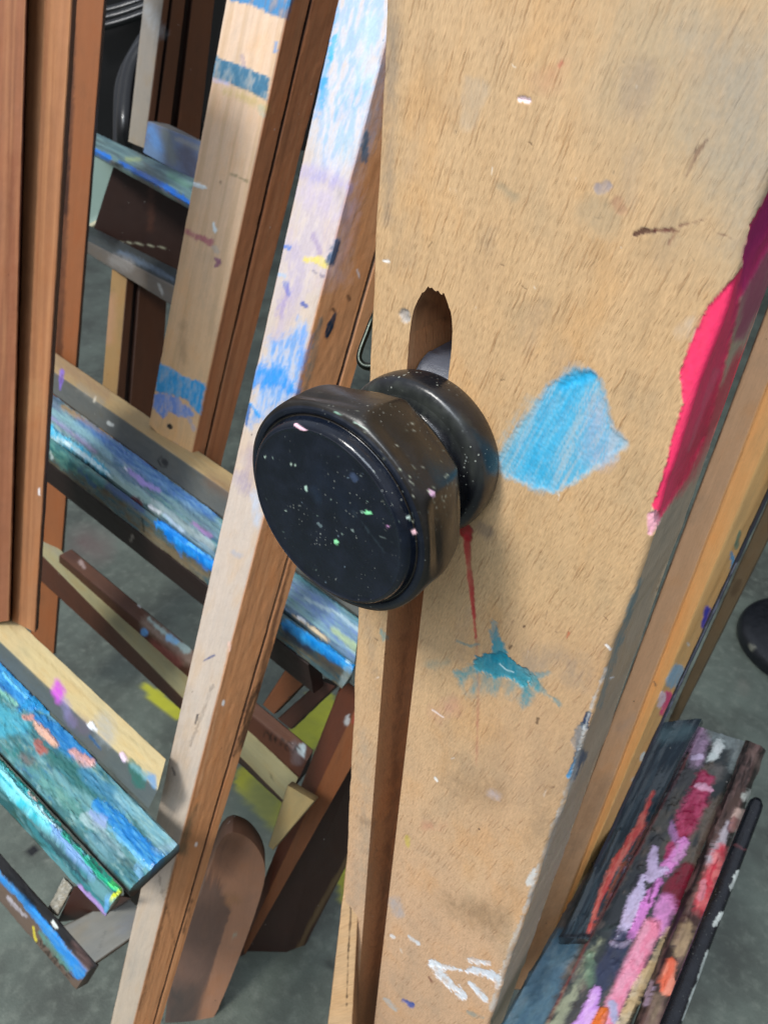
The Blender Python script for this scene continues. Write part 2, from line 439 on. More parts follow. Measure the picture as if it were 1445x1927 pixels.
board_marks = [
    # general discolouration
    G([(1100, -40), (1480, -40), (1480, 560), (1380, 560), (1250, 330), (1120, 200)], 'a59b84', .42, so=90, e=30, b=.3),
    G([(1290, 60), (1480, 60), (1480, 420), (1400, 440), (1330, 260)], '8d9290', .38, so=60, e=30, b=.3),
    G([(900, 1180), (1200, 1180), (1130, 1500), (920, 1560)], 'b08a72', .22, so=60, e=30),
    L([(740, -20), (736, 120), (728, 420)], [34, 30, 14], '77716a', .5, so=9, e=9, b=.5),
    L([(880, 150), (895, 170), (880, 232)], [16, 48, 30], 'b2a694', .4, so=5, e=5, g=.2),
    L([(1205, 150), (1190, 205)], [70, 50], '9a8878', .4, so=14, e=14, b=.5),
    L([(1128, 355), (1140, 350)], 24, '8e8b98', .65, so=4, e=7, b=.5),
    L([(1120, 400), (1135, 415)], 66, 'a5977d', .45, so=14, e=12),
    L([(1160, 380), (1168, 395)], 18, '9a5c4a', .4, so=5, e=8, b=.6),
    L([(940, 350), (970, 372)], 12, '8f866f', .45, so=5, e=7, b=.6),
    L([(1030, 150), (1060, 118)], [60, 14], 'b86a50', .22, so=10, e=12, b=.6),
    L([(1052, 124), (1056, 118)], 12, 'c04c4c', .55, so=3, e=5),
    L([(978, 186), (994, 189)], 10, 'f2dce6', 1, so=1.5, e=3, r=.0004),
    L([(722, 491), (732, 492)], 4, 'f4f2ee', .9, e=2),
    L([(1192, 442), (1212, 434), (1232, 436)], [6, 13, 6], '3c1218', .95, e=6, b=.3, so=2),
    L([(1232, 434), (1262, 432), (1290, 442)], [6, 6, 4], '5a2224', .8, e=8, b=.5, so=2),
    L([(1280, 425), (1330, 412), (1345, 436), (1372, 446)], [5, 9, 9, 3], '5c2828', .7, e=9, b=.7, so=2.5),
    L([(1258, 460), (1268, 442)], 5, '6a3430', .6, e=4, b=.6),
    L([(1330, 262), (1312, 285), (1290, 332)], [4, 9, 5], '4f2226', .75, e=4, b=.7, so=2.5),
    L([(1305, 600), (1285, 625)], [10, 26], 'cfc9bf', .4, so=8, e=9, b=.8),
    L([(760, 590), (764, 602)], 19, 'aaa9a8', .8, so=3, e=5, r=.0006, g=.9),
    # sky blue dab
    G([(1078, 697), (1112, 694), (1132, 718), (1146, 765), (1152, 806), (1180, 836), (1150, 858), (1118, 885), (1080, 912), (1044, 923), (998, 918), (944, 890), (938, 862), (972, 805), (1012, 752), (1040, 718)],
      '58aed2', .96, so=6, e=9, b=.25, c2='86bcd6', dir=118, r=.00025, fb=.3),
    L([(1085, 712), (1042, 790), (1000, 870), (1020, 898)], [38, 62, 60, 40], '2ea9d8', .75, so=16, e=10, b=.3, c2='52b6dc', dir=118, r=.0002),
    L([(1062, 722), (1108, 706)], 20, '27a8dc', .85, so=7, e=9, r=.0003, b=.2, g=.7), L([(1000, 760), (960, 830), (950, 880)], [20, 30, 20], '8fb4be', .55, so=10, e=14, b=1.0, dir=118, fb=.8), L([(1160, 812), (1174, 838)], [10, 20], 'a8b4bc', .5, so=6, e=10, b=1),
    L([(1120, 760), (1125, 850)], [30, 60], 'a9a8c0', .42, so=14, e=10, b=.8, dir=118),
    L([(1148, 800), (1152, 856)], [12, 22], 'a9bccb', .7, so=5, e=7, b=.9, dir=118),
    # carmine on the right-hand arris
    G([(1470, 310), (1440, 372), (1412, 425), (1398, 500), (1362, 545), (1328, 580), (1300, 640), (1278, 700), (1284, 762), (1262, 830), (1246, 900), (1226, 950), (1238, 985), (1262, 950), (1300, 890), (1330, 820), (1352, 740), (1372, 660), (1396, 560), (1430, 500), (1470, 430)],
      'f43a6a', 1, so=2, e=5, b=.03, c2='f03c6a', r=.0007, g=.5, flat=1),
    G([(1345, 735), (1395, 650), (1400, 690), (1365, 780), (1300, 905), (1262, 945), (1285, 880)], 'cc3450', .85, so=8, e=8, b=.2, r=.0002, flat=1),
    G([(1420, 430), (1470, 350), (1470, 520), (1398, 640), (1380, 640), (1392, 560)], 'a03464', .8, so=8, e=7, b=.3, r=.0002, flat=1),
    G([(1400, 470), (1425, 410), (1470, 330), (1470, 400), (1430, 470), (1402, 540)], 'a4266a', .9, so=7, e=5, b=.15, r=.0004, flat=1),
    L([(1352, 700), (1330, 760), (1300, 850)], [12, 9, 4], 'd96a80', .6, so=3, e=4, b=.5),
    L([(1230, 975), (1224, 1002)], [26, 10], 'f8b4c4', 1, so=4, e=3, r=.0005, b=.1),
    # red run below the knob
    L([(866, 980), (876, 1000), (880, 1012)], [10, 26, 18], 'a4141c', .95, so=3, e=4, b=.3, r=.0003),
    L([(878, 1010), (882, 1070), (889, 1130), (895, 1200)], [16, 10, 9, 4], 'b22a30', .9, so=2.5, e=3, b=.5, r=.0002),
    L([(896, 1200), (900, 1300), (896, 1440)], [4, 5, 3], 'a85c52', .4, so=3, e=3, b=.7),
    L([(905, 992), (918, 1002)], 26, '5c5656', .5, so=7, e=6, b=.5),
    # teal splash
    L([(928, 1172), (932, 1200), (938, 1232)], [8, 14, 34], '1f8a9e', .9, so=4, e=8, b=.5, fb=.5),
    L([(905, 1248), (940, 1252), (975, 1268), (985, 1282)], [30, 50, 30, 26], '137e96', .98, so=2.5, e=10, b=.1, r=.0006, g=.85, c2='1c8ca2'),
    L([(984, 1270), (1008, 1276), (1032, 1266)], [16, 12, 6], '2a8c9e', .85, so=4, e=9, b=.6, fb=.5), L([(1000, 1280), (1022, 1300), (1054, 1326)], [18, 11, 3], '3a8f9c', .8, so=4, e=9, b=.7, fb=.6),
    L([(984, 1280), (990, 1308), (984, 1334)], [24, 18, 5], '2a8698', .8, so=5, e=10, b=.8, fb=.7), L([(896, 1256), (872, 1274), (856, 1266)], [20, 14, 5], '4a97a0', .75, so=5, e=10, b=.8, fb=.7),
    G([(856, 1272), (900, 1262), (980, 1276), (1018, 1286), (990, 1322), (940, 1308), (880, 1306)], '4a929c', .55, so=10, e=14, b=1.2, fb=1.0),
    L([(860, 1206), (884, 1216), (900, 1212)], 4, '5c8c8c', .6, e=5, b=.7),
    L([(805, 1250), (840, 1248)], 12, '6f8f88', .35, so=6, e=8, b=.9),
    L([(938, 1252), (950, 1263), (964, 1267)], 2, 'd4f0f4', .8, e=1),
    L([(1000, 1250), (1060, 1240), (1090, 1270)], 50, '8f8478', .4, so=16, e=14, b=.7),
    # lower stains
    L([(826, 1340), (850, 1330)], 30, 'cf8f80', .3, so=12, e=12, b=.8),
    L([(814, 1336), (834, 1350)], 3, 'f0e2dc', .8, e=2), L([(818, 1464), (822, 1470)], 4, 'f2f0ea', .9, e=3),
    L([(800, 1555), (832, 1556)], 14, 'c07260', .35, so=6, e=8, b=.9),
    L([(765, 1575), (768, 1590)], 7, 'c8b83c', .55, so=3, e=4, b=.6),
    L([(880, 1482), (930, 1500)], 46, '80664c', .4, so=18, e=14, b=.6),
    L([(925, 1492), (935, 1500)], 12, 'c4b8bc', .5, so=5, e=6, b=.7),
    L([(850, 1700), (930, 1730)], [30, 60], '7c6448', .5, so=16, e=16, b=.7),
    L([(742, 1700), (750, 1718)], 20, 'b4b0b2', .6, so=5, e=7, b=.6),
    L([(770, 1762), (786, 1775)], [6, 9], 'dfe3e6', .9, so=2, e=4), L([(736, 1760), (740, 1764)], 6, 'f0f0f0', .9, e=3),
    L([(812, 1814), (830, 1836), (852, 1856), (872, 1876)], [13, 18, 15, 13], 'e6ecf2', .95, so=3, e=10, b=.75, r=.0004),
    L([(812, 1814), (842, 1820), (868, 1826)], [12, 8, 5], 'e6ecf2', .95, so=2, e=6, b=.5, r=.0003),
    L([(880, 1826), (914, 1830), (936, 1842), (934, 1860)], [14, 16, 17, 10], 'dfe8f2', .92, so=3, e=10, b=.75, r=.0004),
    L([(884, 1806), (918, 1814)], [8, 12], 'e6ecf2', .9, so=2, e=7, b=.7, r=.0003),
    L([(884, 1848), (900, 1868), (914, 1880)], [8, 11, 9], 'e6ecf2', .95, so=2, e=6, b=.5, r=.0003),
    L([(806, 1838), (812, 1848)], 4, '6c2c20', .7, e=4),
    L([(758, 1882), (774, 1892)], [6, 12], '2d55a8', .95, so=2, e=4, r=.0003),
    L([(724, 1880), (745, 1900)], [6, 8], 'b4c4c8', .7, so=3, e=5, b=.6),
    L([(880, 1905), (905, 1915)], 8, '5f9aa0', .5, so=4, e=6, b=.9),
    # worn right arris
    L([(1205, 1090), (1180, 1160), (1150, 1250), (1128, 1330)], [5, 12, 8, 8], '3d7f90', .6, so=4, e=7, b=.8),
    L([(1107, 1346), (1100, 1366)], [12, 16], '1c3c62', .95, so=2, e=5, r=.0005, g=.6),
    L([(1094, 1372), (1084, 1392), (1088, 1408)], [18, 20, 12], '6f7a84', .75, so=3, e=6, b=.4, r=.0004),
    L([(1092, 1420), (1078, 1462)], [22, 14], '24506e', .85, so=3, e=7, b=.3),
    L([(1082, 1432), (1070, 1462)], [6, 10], '4aa0d4', .9, so=2, e=4, r=.0003),
    L([(1140, 1260), (1112, 1330), (1075, 1470), (1040, 1560), (1012, 1640), (985, 1720), (950, 1820), (925, 1900)], [6, 5, 9, 9, 8, 8, 9, 10], 'cfd0cc', .62, so=3, e=6, b=1.0, r=.0002),
    L([(1004, 1640), (996, 1662)], [10, 14], 'd8dad8', .85, so=3, e=5, b=.6),
    L([(1140, 1214), (1148, 1222)], 4, 'fafafa', .95, e=3), L([(1148, 1276), (1154, 1274)], 4, 'fafafa', .9, e=2),
    L([(962, 1216), (958, 1220)], 5, '28140c', .8, e=2), L([(987, 1178), (985, 1180)], 4, '28140c', .8, e=2), L([(1012, 1352), (1010, 1360)], 6, '38281c', .7, e=3),
    L([(1070, 1190), (1066, 1200)], 4, 'b84020', .7, e=2),
    L([(735, 1130), (700, 1120)], 6, '4d98a8', .5, e=4, b=.7), L([(718, 1190), (724, 1200)], 12, '4d98a0', .5, so=3, e=7, b=.9),
    L([(690, 1150), (700, 1260)], [14, 20], '8a8378', .3, so=8, e=10, b=.9),
    L([(684, 1380), (690, 1580), (672, 1700)], [14, 30, 20], '9a9488', .3, so=10, e=12, b=.8),
    L([(680, 1545), (700, 1550)], 16, '7a6450', .45, so=8, e=8, b=.6),
]
# slot wall marks
def smudges(x0, y0, x1, y1, n, seed, amax=.2, slope=-.2):
    g = np.random.RandomState(seed); out = []
    for i in range(n):
        x, y = g.uniform(x0, x1), g.uniform(y0, y1); ln = g.uniform(10, 90)
        out.append(L([(x, y), (x+ln*slope, y+ln)], g.uniform(8, 60), ['8a7458', '7c7468', 'a08468', '6c5c48', 'd8bc90', '9a8a7c'][i % 6], g.uniform(.08, amax), so=g.uniform(6, 22), e=16, b=.8))
    for i in range(n):
        x, y = g.uniform(x0, x1), g.uniform(y0, y1); an = g.uniform(0, 6.3); ln = g.uniform(2, 16)
        out.append(L([(x, y), (x+ln*math.cos(an), y+ln*math.sin(an))], g.uniform(1, 2.6), ['4a3420', 'eee6d8', '5c4430', '7c6448'][i % 4], g.uniform(.3, .8), so=1.2, e=2.5, b=.5))
    return out
board_marks = smudges(720, 0, 1440, 560, 26, 1)+smudges(860, 560, 1280, 1100, 16, 2)+smudges(740, 1100, 1150, 1900, 26, 3)+smudges(680, 1140, 730, 1900, 8, 4)+board_marks+[
    L([(770, 600), (800, 570), (845, 600)], 14, '5c3a26', .5, so=5, e=8, b=.6, seg=[2]), L([(780, 560), (772, 680)], 10, 'c89c74', .6, so=3, e=4, b=.4, seg=[2]),
    L([(762, 1200), (740, 1500), (700, 1900)], 14, '4c3224', .5, so=6, e=9, b=.7, seg=[2]), L([(775, 1150), (760, 1400), (735, 1700)], 5, 'a87c58', .5, so=3, e=5, b=.8, seg=[2])]
def build_board():
    NSEED[0] += 1; seed = NSEED[0]*.37
    zt, zb = H+.16, 0.012
    Vs, Qs, Gs, Ts = [], [], [], []; off = 0
    ft = lin('c6a47a'); sd = lin('b4a48c'); wl = lin('c89468'); fa = lin('c29a6c')
    zs_dense = np.concatenate([np.arange(N(722, -60)[2], N(800, 1990)[2], -.00042)])
    zpre = np.linspace(zt, zs_dense[0], 12)[:-1]; zpost = np.linspace(zs_dense[-1], zb, 14)[1:]
    zall = np.concatenate([zpre, zs_dense, zpost])
    def addgrid(Pg, tint, s, t, seg, flip=False):
        nonlocal off
        a, b = Pg.shape[:2]
        r, c = np.meshgrid(np.arange(a-1), np.arange(b-1), indexing='ij')
        i = r*b+c+off
        q = np.stack([i, i+1, i+b+1, i+b], -1).reshape(-1, 4)
        if flip: q = q[:, ::-1]
        Vs.append(Pg.reshape(-1, 3)); Qs.append(q)
        Gs.append(np.column_stack([np.broadcast_to(s, (a, b)).ravel(), np.broadcast_to(t, (a, b)).ravel(), np.full(a*b, seed), np.full(a*b, seg)]))
        Ts.append(np.broadcast_to(tint, (a*b, 3))); off += a*b
    def cols(r0, r1, st=.00045): return np.linspace(r0, r1, max(2, int((r1-r0)/st)))
    ch = .0016
    def yoff(r):                       # rounded arrises left and right and the slot's lips
        y = np.zeros_like(r)
        for e, sgn, c in ((0, 1, ch*.8), (BW, -1, ch*1.5), ):
            d = (r-e)*sgn; y = np.where((d >= 0) & (d < c), c-np.sqrt(np.maximum(c*c-(c-d)**2, 0)), y)
        return y
    def face(r, z, seg=0):
        R, Z = np.meshgrid(r, z, indexing='xy')
        wv = (fbm(Z*55, R*0+3, None, 77, 3)-.5)*.0012
        R2 = R-(R < .004)*wv+(R > BW-.006)*wv*1.6
        g = np.stack([RL+R2, YB+yoff(R), Z], -1)
        addgrid(g, ft if seg == 0 else fa, -Z, R, seg)
    rl = np.concatenate([np.linspace(0, ch, 5)[:-1], cols(ch, S0)])
    rr = np.concatenate([cols(S1, BW-ch*1.5), np.linspace(BW-ch*1.5, BW, 8)[1:]])
    face(rl, zall); face(rr, zall)
    # above the slot
    rm = cols(S0, S1, .0004)
    u = (rm-(S0+S1)/2)/((S1-S0)/2)
    arch = ARL+(ARC-ARL)*np.sqrt(np.maximum(1-np.abs(u)**2.3, 0))+(fbm(rm*1300, rm*0, None, 5)-.5)*.0022*(1-np.abs(u)**6)
    k = np.concatenate([np.linspace(0, .35, 10)[:-1], np.linspace(.35, 1, 260)])[:, None]
    Z = zt+(arch[None]-zt)*k; R = np.broadcast_to(rm, Z.shape)
    addgrid(np.stack([RL+R, np.full_like(R, YB), Z], -1), ft, -Z, R, 0)
    # sides and slot walls (front to back)
    yy = np.concatenate([np.linspace(0, .004, 6)[:-1], np.linspace(.004, BT, 40)])
    def wall(r, z, flip, tint, y0, seg, lip=0):
        Yg, Z = np.meshgrid(yy, z, indexing='xy')
        wv = (fbm(Z*55, Z*0+3, None, 77, 3)-.5)*.0012
        rad = wv*1.6 if r > .05 else (-wv if r < .001 else 0*wv)
        Rg = RL+r+rad*np.exp(-Yg*0)
        yb = y0+Yg*(1-y0/BT)
        addgrid(np.stack([Rg, YB+yb, Z], -1), tint, -Z, (BW+Yg if r > .05 else -Yg-.01), seg, flip)
    wall(BW, zall[::2], False, sd, ch*1.5, 1); wall(0, zall[::3], True, sd, ch*.8, 1)
    zs = np.array([z for z in zall[::2] if z < ARL]); zs = np.concatenate([[ARL], zs])
    wall(S0, zs, False, wl, 0, 2); wall(S1, zs, True, wl, 0, 2)
    Yg, Rg = np.meshgrid(yy, rm, indexing='xy'); Zg = np.broadcast_to(arch[:, None], Yg.shape)
    addgrid(np.stack([RL+Rg, YB+Yg, Zg], -1), wl, Yg, Rg, 2, True)
    # back
    for r0, r1 in ((0, S0), (S1, BW)):
        R, Z = np.meshgrid([r0, r1], zall[::20], indexing='xy')
        addgrid(np.stack([RL+R, np.full_like(R, YB+BT), Z], -1), sd, -Z, R+.3, 3, True)
    R, Z = np.meshgrid([S0, S1], [zt, ARC], indexing='xy')
    addgrid(np.stack([RL+R, np.full_like(R, YB+BT), Z], -1), sd, -Z, R+.3, 3, True)
    for r0, r1 in ((0, S0), (S1, BW)):
        for z, fl in ((zt, False), (zb, True)):
            R, Yg = np.meshgrid([r0, r1], [0, BT], indexing='xy')
            addgrid(np.stack([RL+R, YB+Yg, np.full_like(R, z)], -1), ft, Yg, R, 4, fl)
    V = np.vstack(Vs); Q = np.vstack(Qs); G_ = np.vstack(Gs); T = np.vstack(Ts)
    # left arm a little paler, everything paler toward the foot
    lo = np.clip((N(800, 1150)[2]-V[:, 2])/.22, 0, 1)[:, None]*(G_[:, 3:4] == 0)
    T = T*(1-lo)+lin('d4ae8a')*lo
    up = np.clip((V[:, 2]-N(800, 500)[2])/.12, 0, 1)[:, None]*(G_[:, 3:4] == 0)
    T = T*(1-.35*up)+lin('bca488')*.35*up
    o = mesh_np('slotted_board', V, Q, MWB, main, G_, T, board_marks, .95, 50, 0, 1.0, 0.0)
    return o
build_board()
print('board', time.time()-T0)

# leg behind the board's left arm
loft('rear_leg', [P(678, 1400, .405), P(690, 1400, .40), P(700, 1400, .43), P(688, 1400, .44)],
     [P(616, 1932, .505), P(662, 1932, .49), P(672, 1932, .52), P(626, 1932, .54)], MW, main,
     ['ceaa80', '9d7a58', '9d7a58', '9d7a58'], [L([(661, 1640), (660, 1720), (655, 1800), (652, 1900)], [2, 4, 3, 2], '2c1c10', .85, e=3)], ext=(.2, 1.4), fleck=.6)

# ---- knob (axis = board normal)
B0 = N(804, 843)
def knob_axis(l):
    o = B0-CAM; d = nz(RW@cray(603, 980)); b = d@o; t = b-math.sqrt(max(b*b-(o@o-l*l), 0)); return nz(CAM+d*t-B0)
KAX = knob_axis(.0528)
def lathe(name, prof, parent, tint, nseg=160, strokes=None, rf=None, mat=None, fleck=.6, rough=.2, center=None, axis=None, tw=0, smooth=60):
    c = B0 if center is None else np.array(center); ax = nz(KAX if axis is None else axis)
    u = nz(np.cross(ax, (0, 0, 1))) if abs(ax[2]) < .9 else np.array([1., 0, 0]); v = np.cross(ax, u)
    # refine the profile
    pr = [prof[0]]
    for a, b in zip(prof[:-1], prof[1:]):
        k = max(1, int(math.dist(a, b)/.0006)) if strokes is not None else max(1, int(math.dist(a, b)/.004))
        pr += [(a[0]+(b[0]-a[0])*i/k, a[1]+(b[1]-a[1])*i/k) for i in range(1, k+1)]
    pr = np.array(pr); th = np.linspace(0, 2*np.pi, nseg, endpoint=False)
    S, TH = np.meshgrid(pr[:, 0], th, indexing='ij'); R = np.broadcast_to(pr[:, 1][:, None], S.shape).copy()
    if rf is not None: R = rf(S, R, TH)
    V = c+ax*S[..., None]+(np.cos(TH)*R)[..., None]*u+(np.sin(TH)*R)[..., None]*v
    a, b = S.shape; r_, c_ = np.meshgrid(np.arange(a-1), np.arange(b), indexing='ij')
    Q = np.stack([r_*b+c_, r_*b+(c_+1) % b, (r_+1)*b+(c_+1) % b, (r_+1)*b+c_], -1).reshape(-1, 4)
    V = V.reshape(-1, 3); NSEED[0] += 1
    loc = V-c
    guv = np.column_stack([loc[:, 0], loc[:, 1], loc[:, 2], np.zeros(len(V))])
    n = len(V)
    nrm = np.cross(V[Q[:, 1]]-V[Q[:, 0]], V[Q[:, 3]]-V[Q[:, 0]]); cen = V.mean(0)
    if np.sum(nrm*(V[Q[:, 0]]-cen)) < 0: Q = Q[:, ::-1]
    T = np.array([tint(s) if callable(tint) else lin(tint) for s in pr[:, 0]])
    T = np.repeat(T, b, axis=0)
    o = mesh_np(name, V, Q, mat or MK, parent, guv, T, strokes or [], fleck, smooth, 0, 1, 0)
    fx = np.zeros(n*4, np.float32); o.data.attributes['fx'].data.foreach_get('color', fx); fx = fx.reshape(-1, 4)
    fx[:, 1] = rough(np.repeat(pr[:, 0], b), np.repeat(pr[:, 1], b)) if callable(rough) else rough
    o.data.attributes['fx'].data.foreach_set('color', fx.ravel())
    return o
def arcp(pts, n=5):                                   # round a profile with Chaikin
    p = [np.array(q, float) for q in pts]
    for _ in range(3):
        q = [p[0]]
        for a, b in zip(p[:-1], p[1:]): q += [a*.75+b*.25, a*.25+b*.75]
        q.append(p[-1]); p = q
    return [tuple(x) for x in p]
KR = .0353
def facet(S, R, TH):
    seg = np.pi/4
    ph = (TH+.25) % seg-seg/2
    octo = np.cos(np.pi/8)/np.cos(ph)
    sm = np.clip((S-.0195)/.006, 0, 1)*np.clip((.0470-S)/.005, 0, 1)
    k = 1-.95*sm*(1-np.minimum(octo+.004, 1))*1.0
    wob = 1+.012*np.sin(3*TH+1)*sm+.008*np.sin(7*TH+S*300)*sm
    return R*k*wob
knobs = [L([(558, 800), (566, 806), (576, 810)], [8, 8, 4], 'f0c4d4', 1, e=1.5, r=.0004), L([(812, 927), (814, 930)], 9, 'e0b4d4', 1, e=1.5, r=.0003),
         L([(779, 1001)], 9, 'f6ccd4', 1, e=1.5, r=.0003), L([(768, 974)], 7, 'd8f0e4', 1, e=2, r=.0003), L([(690, 964), (698, 965)], [8, 5], '8ce8a8', 1, e=1.5, r=.0003),
         L([(632, 1019), (634, 1021)], 8, '9af0b0', 1, e=1.5, r=.0003), L([(681, 964)], 5, '9cc8b0', .9, e=1), L([(730, 991)], 6, 'e0a4d8', 1, e=1), L([(663, 895), (668, 902)], 12, '3a4862', .9, so=3, e=3),
         L([(575, 915), (576, 922)], 5, 'b8d8c8', .9, e=2), L([(548, 874), (556, 875)], 3, 'c0d8c8', .9, e=2), L([(499, 860)], 4, 'c0d8c8', .9, e=1), L([(598, 985), (604, 990)], 5, '6a7c80', .8, e=3),
         L([(662, 997), (664, 999)], 5, '8a9c98', .8, e=2), L([(538, 961)], 3, 'c8e0d0', .9, e=1), L([(677, 895)], 4, 'd0e0d8', .9, e=1), L([(716, 1010), (740, 1020)], 3, '8c9c98', .5, e=4, b=.7),
         L([(590, 920), (598, 940)], 14, '1d2a3c', .6, so=5, e=5), L([(600, 890), (660, 960)], 30, '131e30', .5, so=15, e=10), L([(655, 950), (740, 1060)], 3, '3c4c54', .3, e=8, b=.8),
         L([(664, 793), (690, 808)], 3, '9cb4a4', .8, e=3, b=.7), L([(630, 775), (640, 780)], 3, '88b09c', .7, e=3)]
rng = np.random.RandomState(4)
for i in range(26):
    x, y = rng.uniform(500, 760), rng.uniform(830, 1110)
    knobs.append(L([(x, y)], rng.uniform(1.2, 3.2), ['a8c0b4', '7c90a0', 'c8d0c8', '90a89c'][i % 4], rng.uniform(.4, .9), e=1))
for i in range(110):
    t = rng.uniform(0, 1); x = 690+t*170+rng.normal(0, 30); y = 800+t*150+rng.normal(0, 38)
    knobs.append(L([(x, y)], rng.uniform(1.5, 4), ['8c9080', 'a0a894', '6c7470', 'c0c4b4'][i % 4], rng.uniform(.3, .85), e=1.5))
kr = lambda s, r: np.where((s > .0495) & (r < .0285), .36, np.where(r > .0315, .32, .15))
ktint = lambda s: lin('0a101b') if s > .0475 else (lin('13110f') if s > .022 else lin('0e1013'))
kn = lathe('knob', [(q_+.0042*min(max((q_-.021)/.012, 0), 1), w_) for q_, w_ in [(.0185, .008)]+arcp([(.0185, .010), (.0190, .019), (.0200, .0265), (.0240, .0322), (.032, KR*1.02), (.0395, KR*1.01), (.0424, KR*.99), (.0436, KR*.93)])+
      arcp([(.0436, .0316), (.0429, .0306), (.0440, .0302), (.0456, .0299), (.0466, .0293), (.0472, .0282)])+arcp([(.0472, .0281), (.0469, .0276), (.0468, .0264), (.0471, .0200), (.0472, .0001)])],
      main, ktint, 220, knobs, facet, None, .35, kr)
lathe('knob_flange', [(-.003, .006)]+arcp([(-.003, .012), (-.003, .0262), (.001, .0280), (.006, .0286), (.0098, .0280), (.0112, .0256), (.0110, .0230)])+
      arcp([(.0110, .0230), (.0114, .0208), (.013, .0190), (.0140, .0183)])+arcp([(.0140, .0186), (.0148, .0202), (.0158, .0210), (.0172, .0206), (.0184, .0180), (.0190, .010)]),
      kn, lambda s: lin('121418'), 180, [L([(700, 738), (760, 735), (860, 800), (900, 900)], 30, '5c6058', .35, so=10, e=16, b=1.0)], None, None, 1.0, lambda s, r: np.where(r < .0215, .12, .26))
# rounded guide block of the knob running in the slot, and the bolt behind it
gz = B0[2]; w2 = (S1-S0)/2-.0004; rc = RL+(S0+S1)/2
pts = []
th = np.linspace(0, np.pi, 28)
prof = [(math.cos(a)*.027, math.sin(a)*.027) for a in th]
outl = [np.array([x, z]) for x, z in [( -.024, .0)] ]
A_, B_ = [], []
zz = [gz+.0275*math.cos(a) for a in np.linspace(0, math.pi, 30)]; yd = [.0275*math.sin(a)*.55 for a in np.linspace(0, math.pi, 30)]
for z, y in zip(zz, yd):
    A_.append([rc-w2, YB+.013-y, z]); B_.append([rc+w2, YB+.013-y, z])
A_ += [[rc-w2, YB+.03, gz-.0275], [rc-w2, YB+.03, gz+.0275]]; B_ += [[rc+w2, YB+.03, gz-.0275], [rc+w2, YB+.03, gz+.0275]]
gb = loft('guide_block', A_, B_, simple('grey_slider', '50535c', .4, 0, .0005, .5, 300, .4), kn, ['505258']*32, None, 6, ch=.0002)
lathe('bolt', [(-.055, .004), (.0015, .004)], kn, '555555', 24, None, None, MMET, center=B0)

# bent wire clip behind the board's left edge
def tube(name, pts, r, mat, parent, res=10):
    pts = [np.array(p, float) for p in pts]
    for _ in range(3):
        q = [pts[0]]
        for a, b in zip(pts[:-1], pts[1:]): q += [a*.75+b*.25, a*.25+b*.75]
        q.append(pts[-1]); pts = q
    rs = r if callable(r) else (lambda f: r)
    V, Q = [], []; n = len(pts); up = None
    for i, p in enumerate(pts):
        t = nz(pts[min(i+1, n-1)]-pts[max(i-1, 0)])
        if up is None: up = nz(np.cross(t, (.3, .5, .8)))
        up = nz(up-(up@t)*t); w = np.cross(t, up)
        for k in range(res):
            a = 2*math.pi*k/res; V.append(p+(up*math.cos(a)+w*math.sin(a))*rs(i/(n-1)))
    for i in range(n-1):
        for k in range(res): Q.append([i*res+k, i*res+(k+1) % res, (i+1)*res+(k+1) % res, (i+1)*res+k])
    Q.append(list(range(res))[::-1]); Q.append([(n-1)*res+k for k in range(res)])
    return mesh_np(name, np.array(V), Q, mat, parent, smooth=50)
tube('wire_clip', [P(745, 560, .258), P(712, 580, .260), P(700, 600, .262), P(690, 628, .262), P(679, 655, .262), P(674, 676, .262), P(684, 690, .262), P(706, 690, .262), P(745, 684, .260)], lambda f: .0010+.0030*max(0, f-.6), MMET, main, 14)

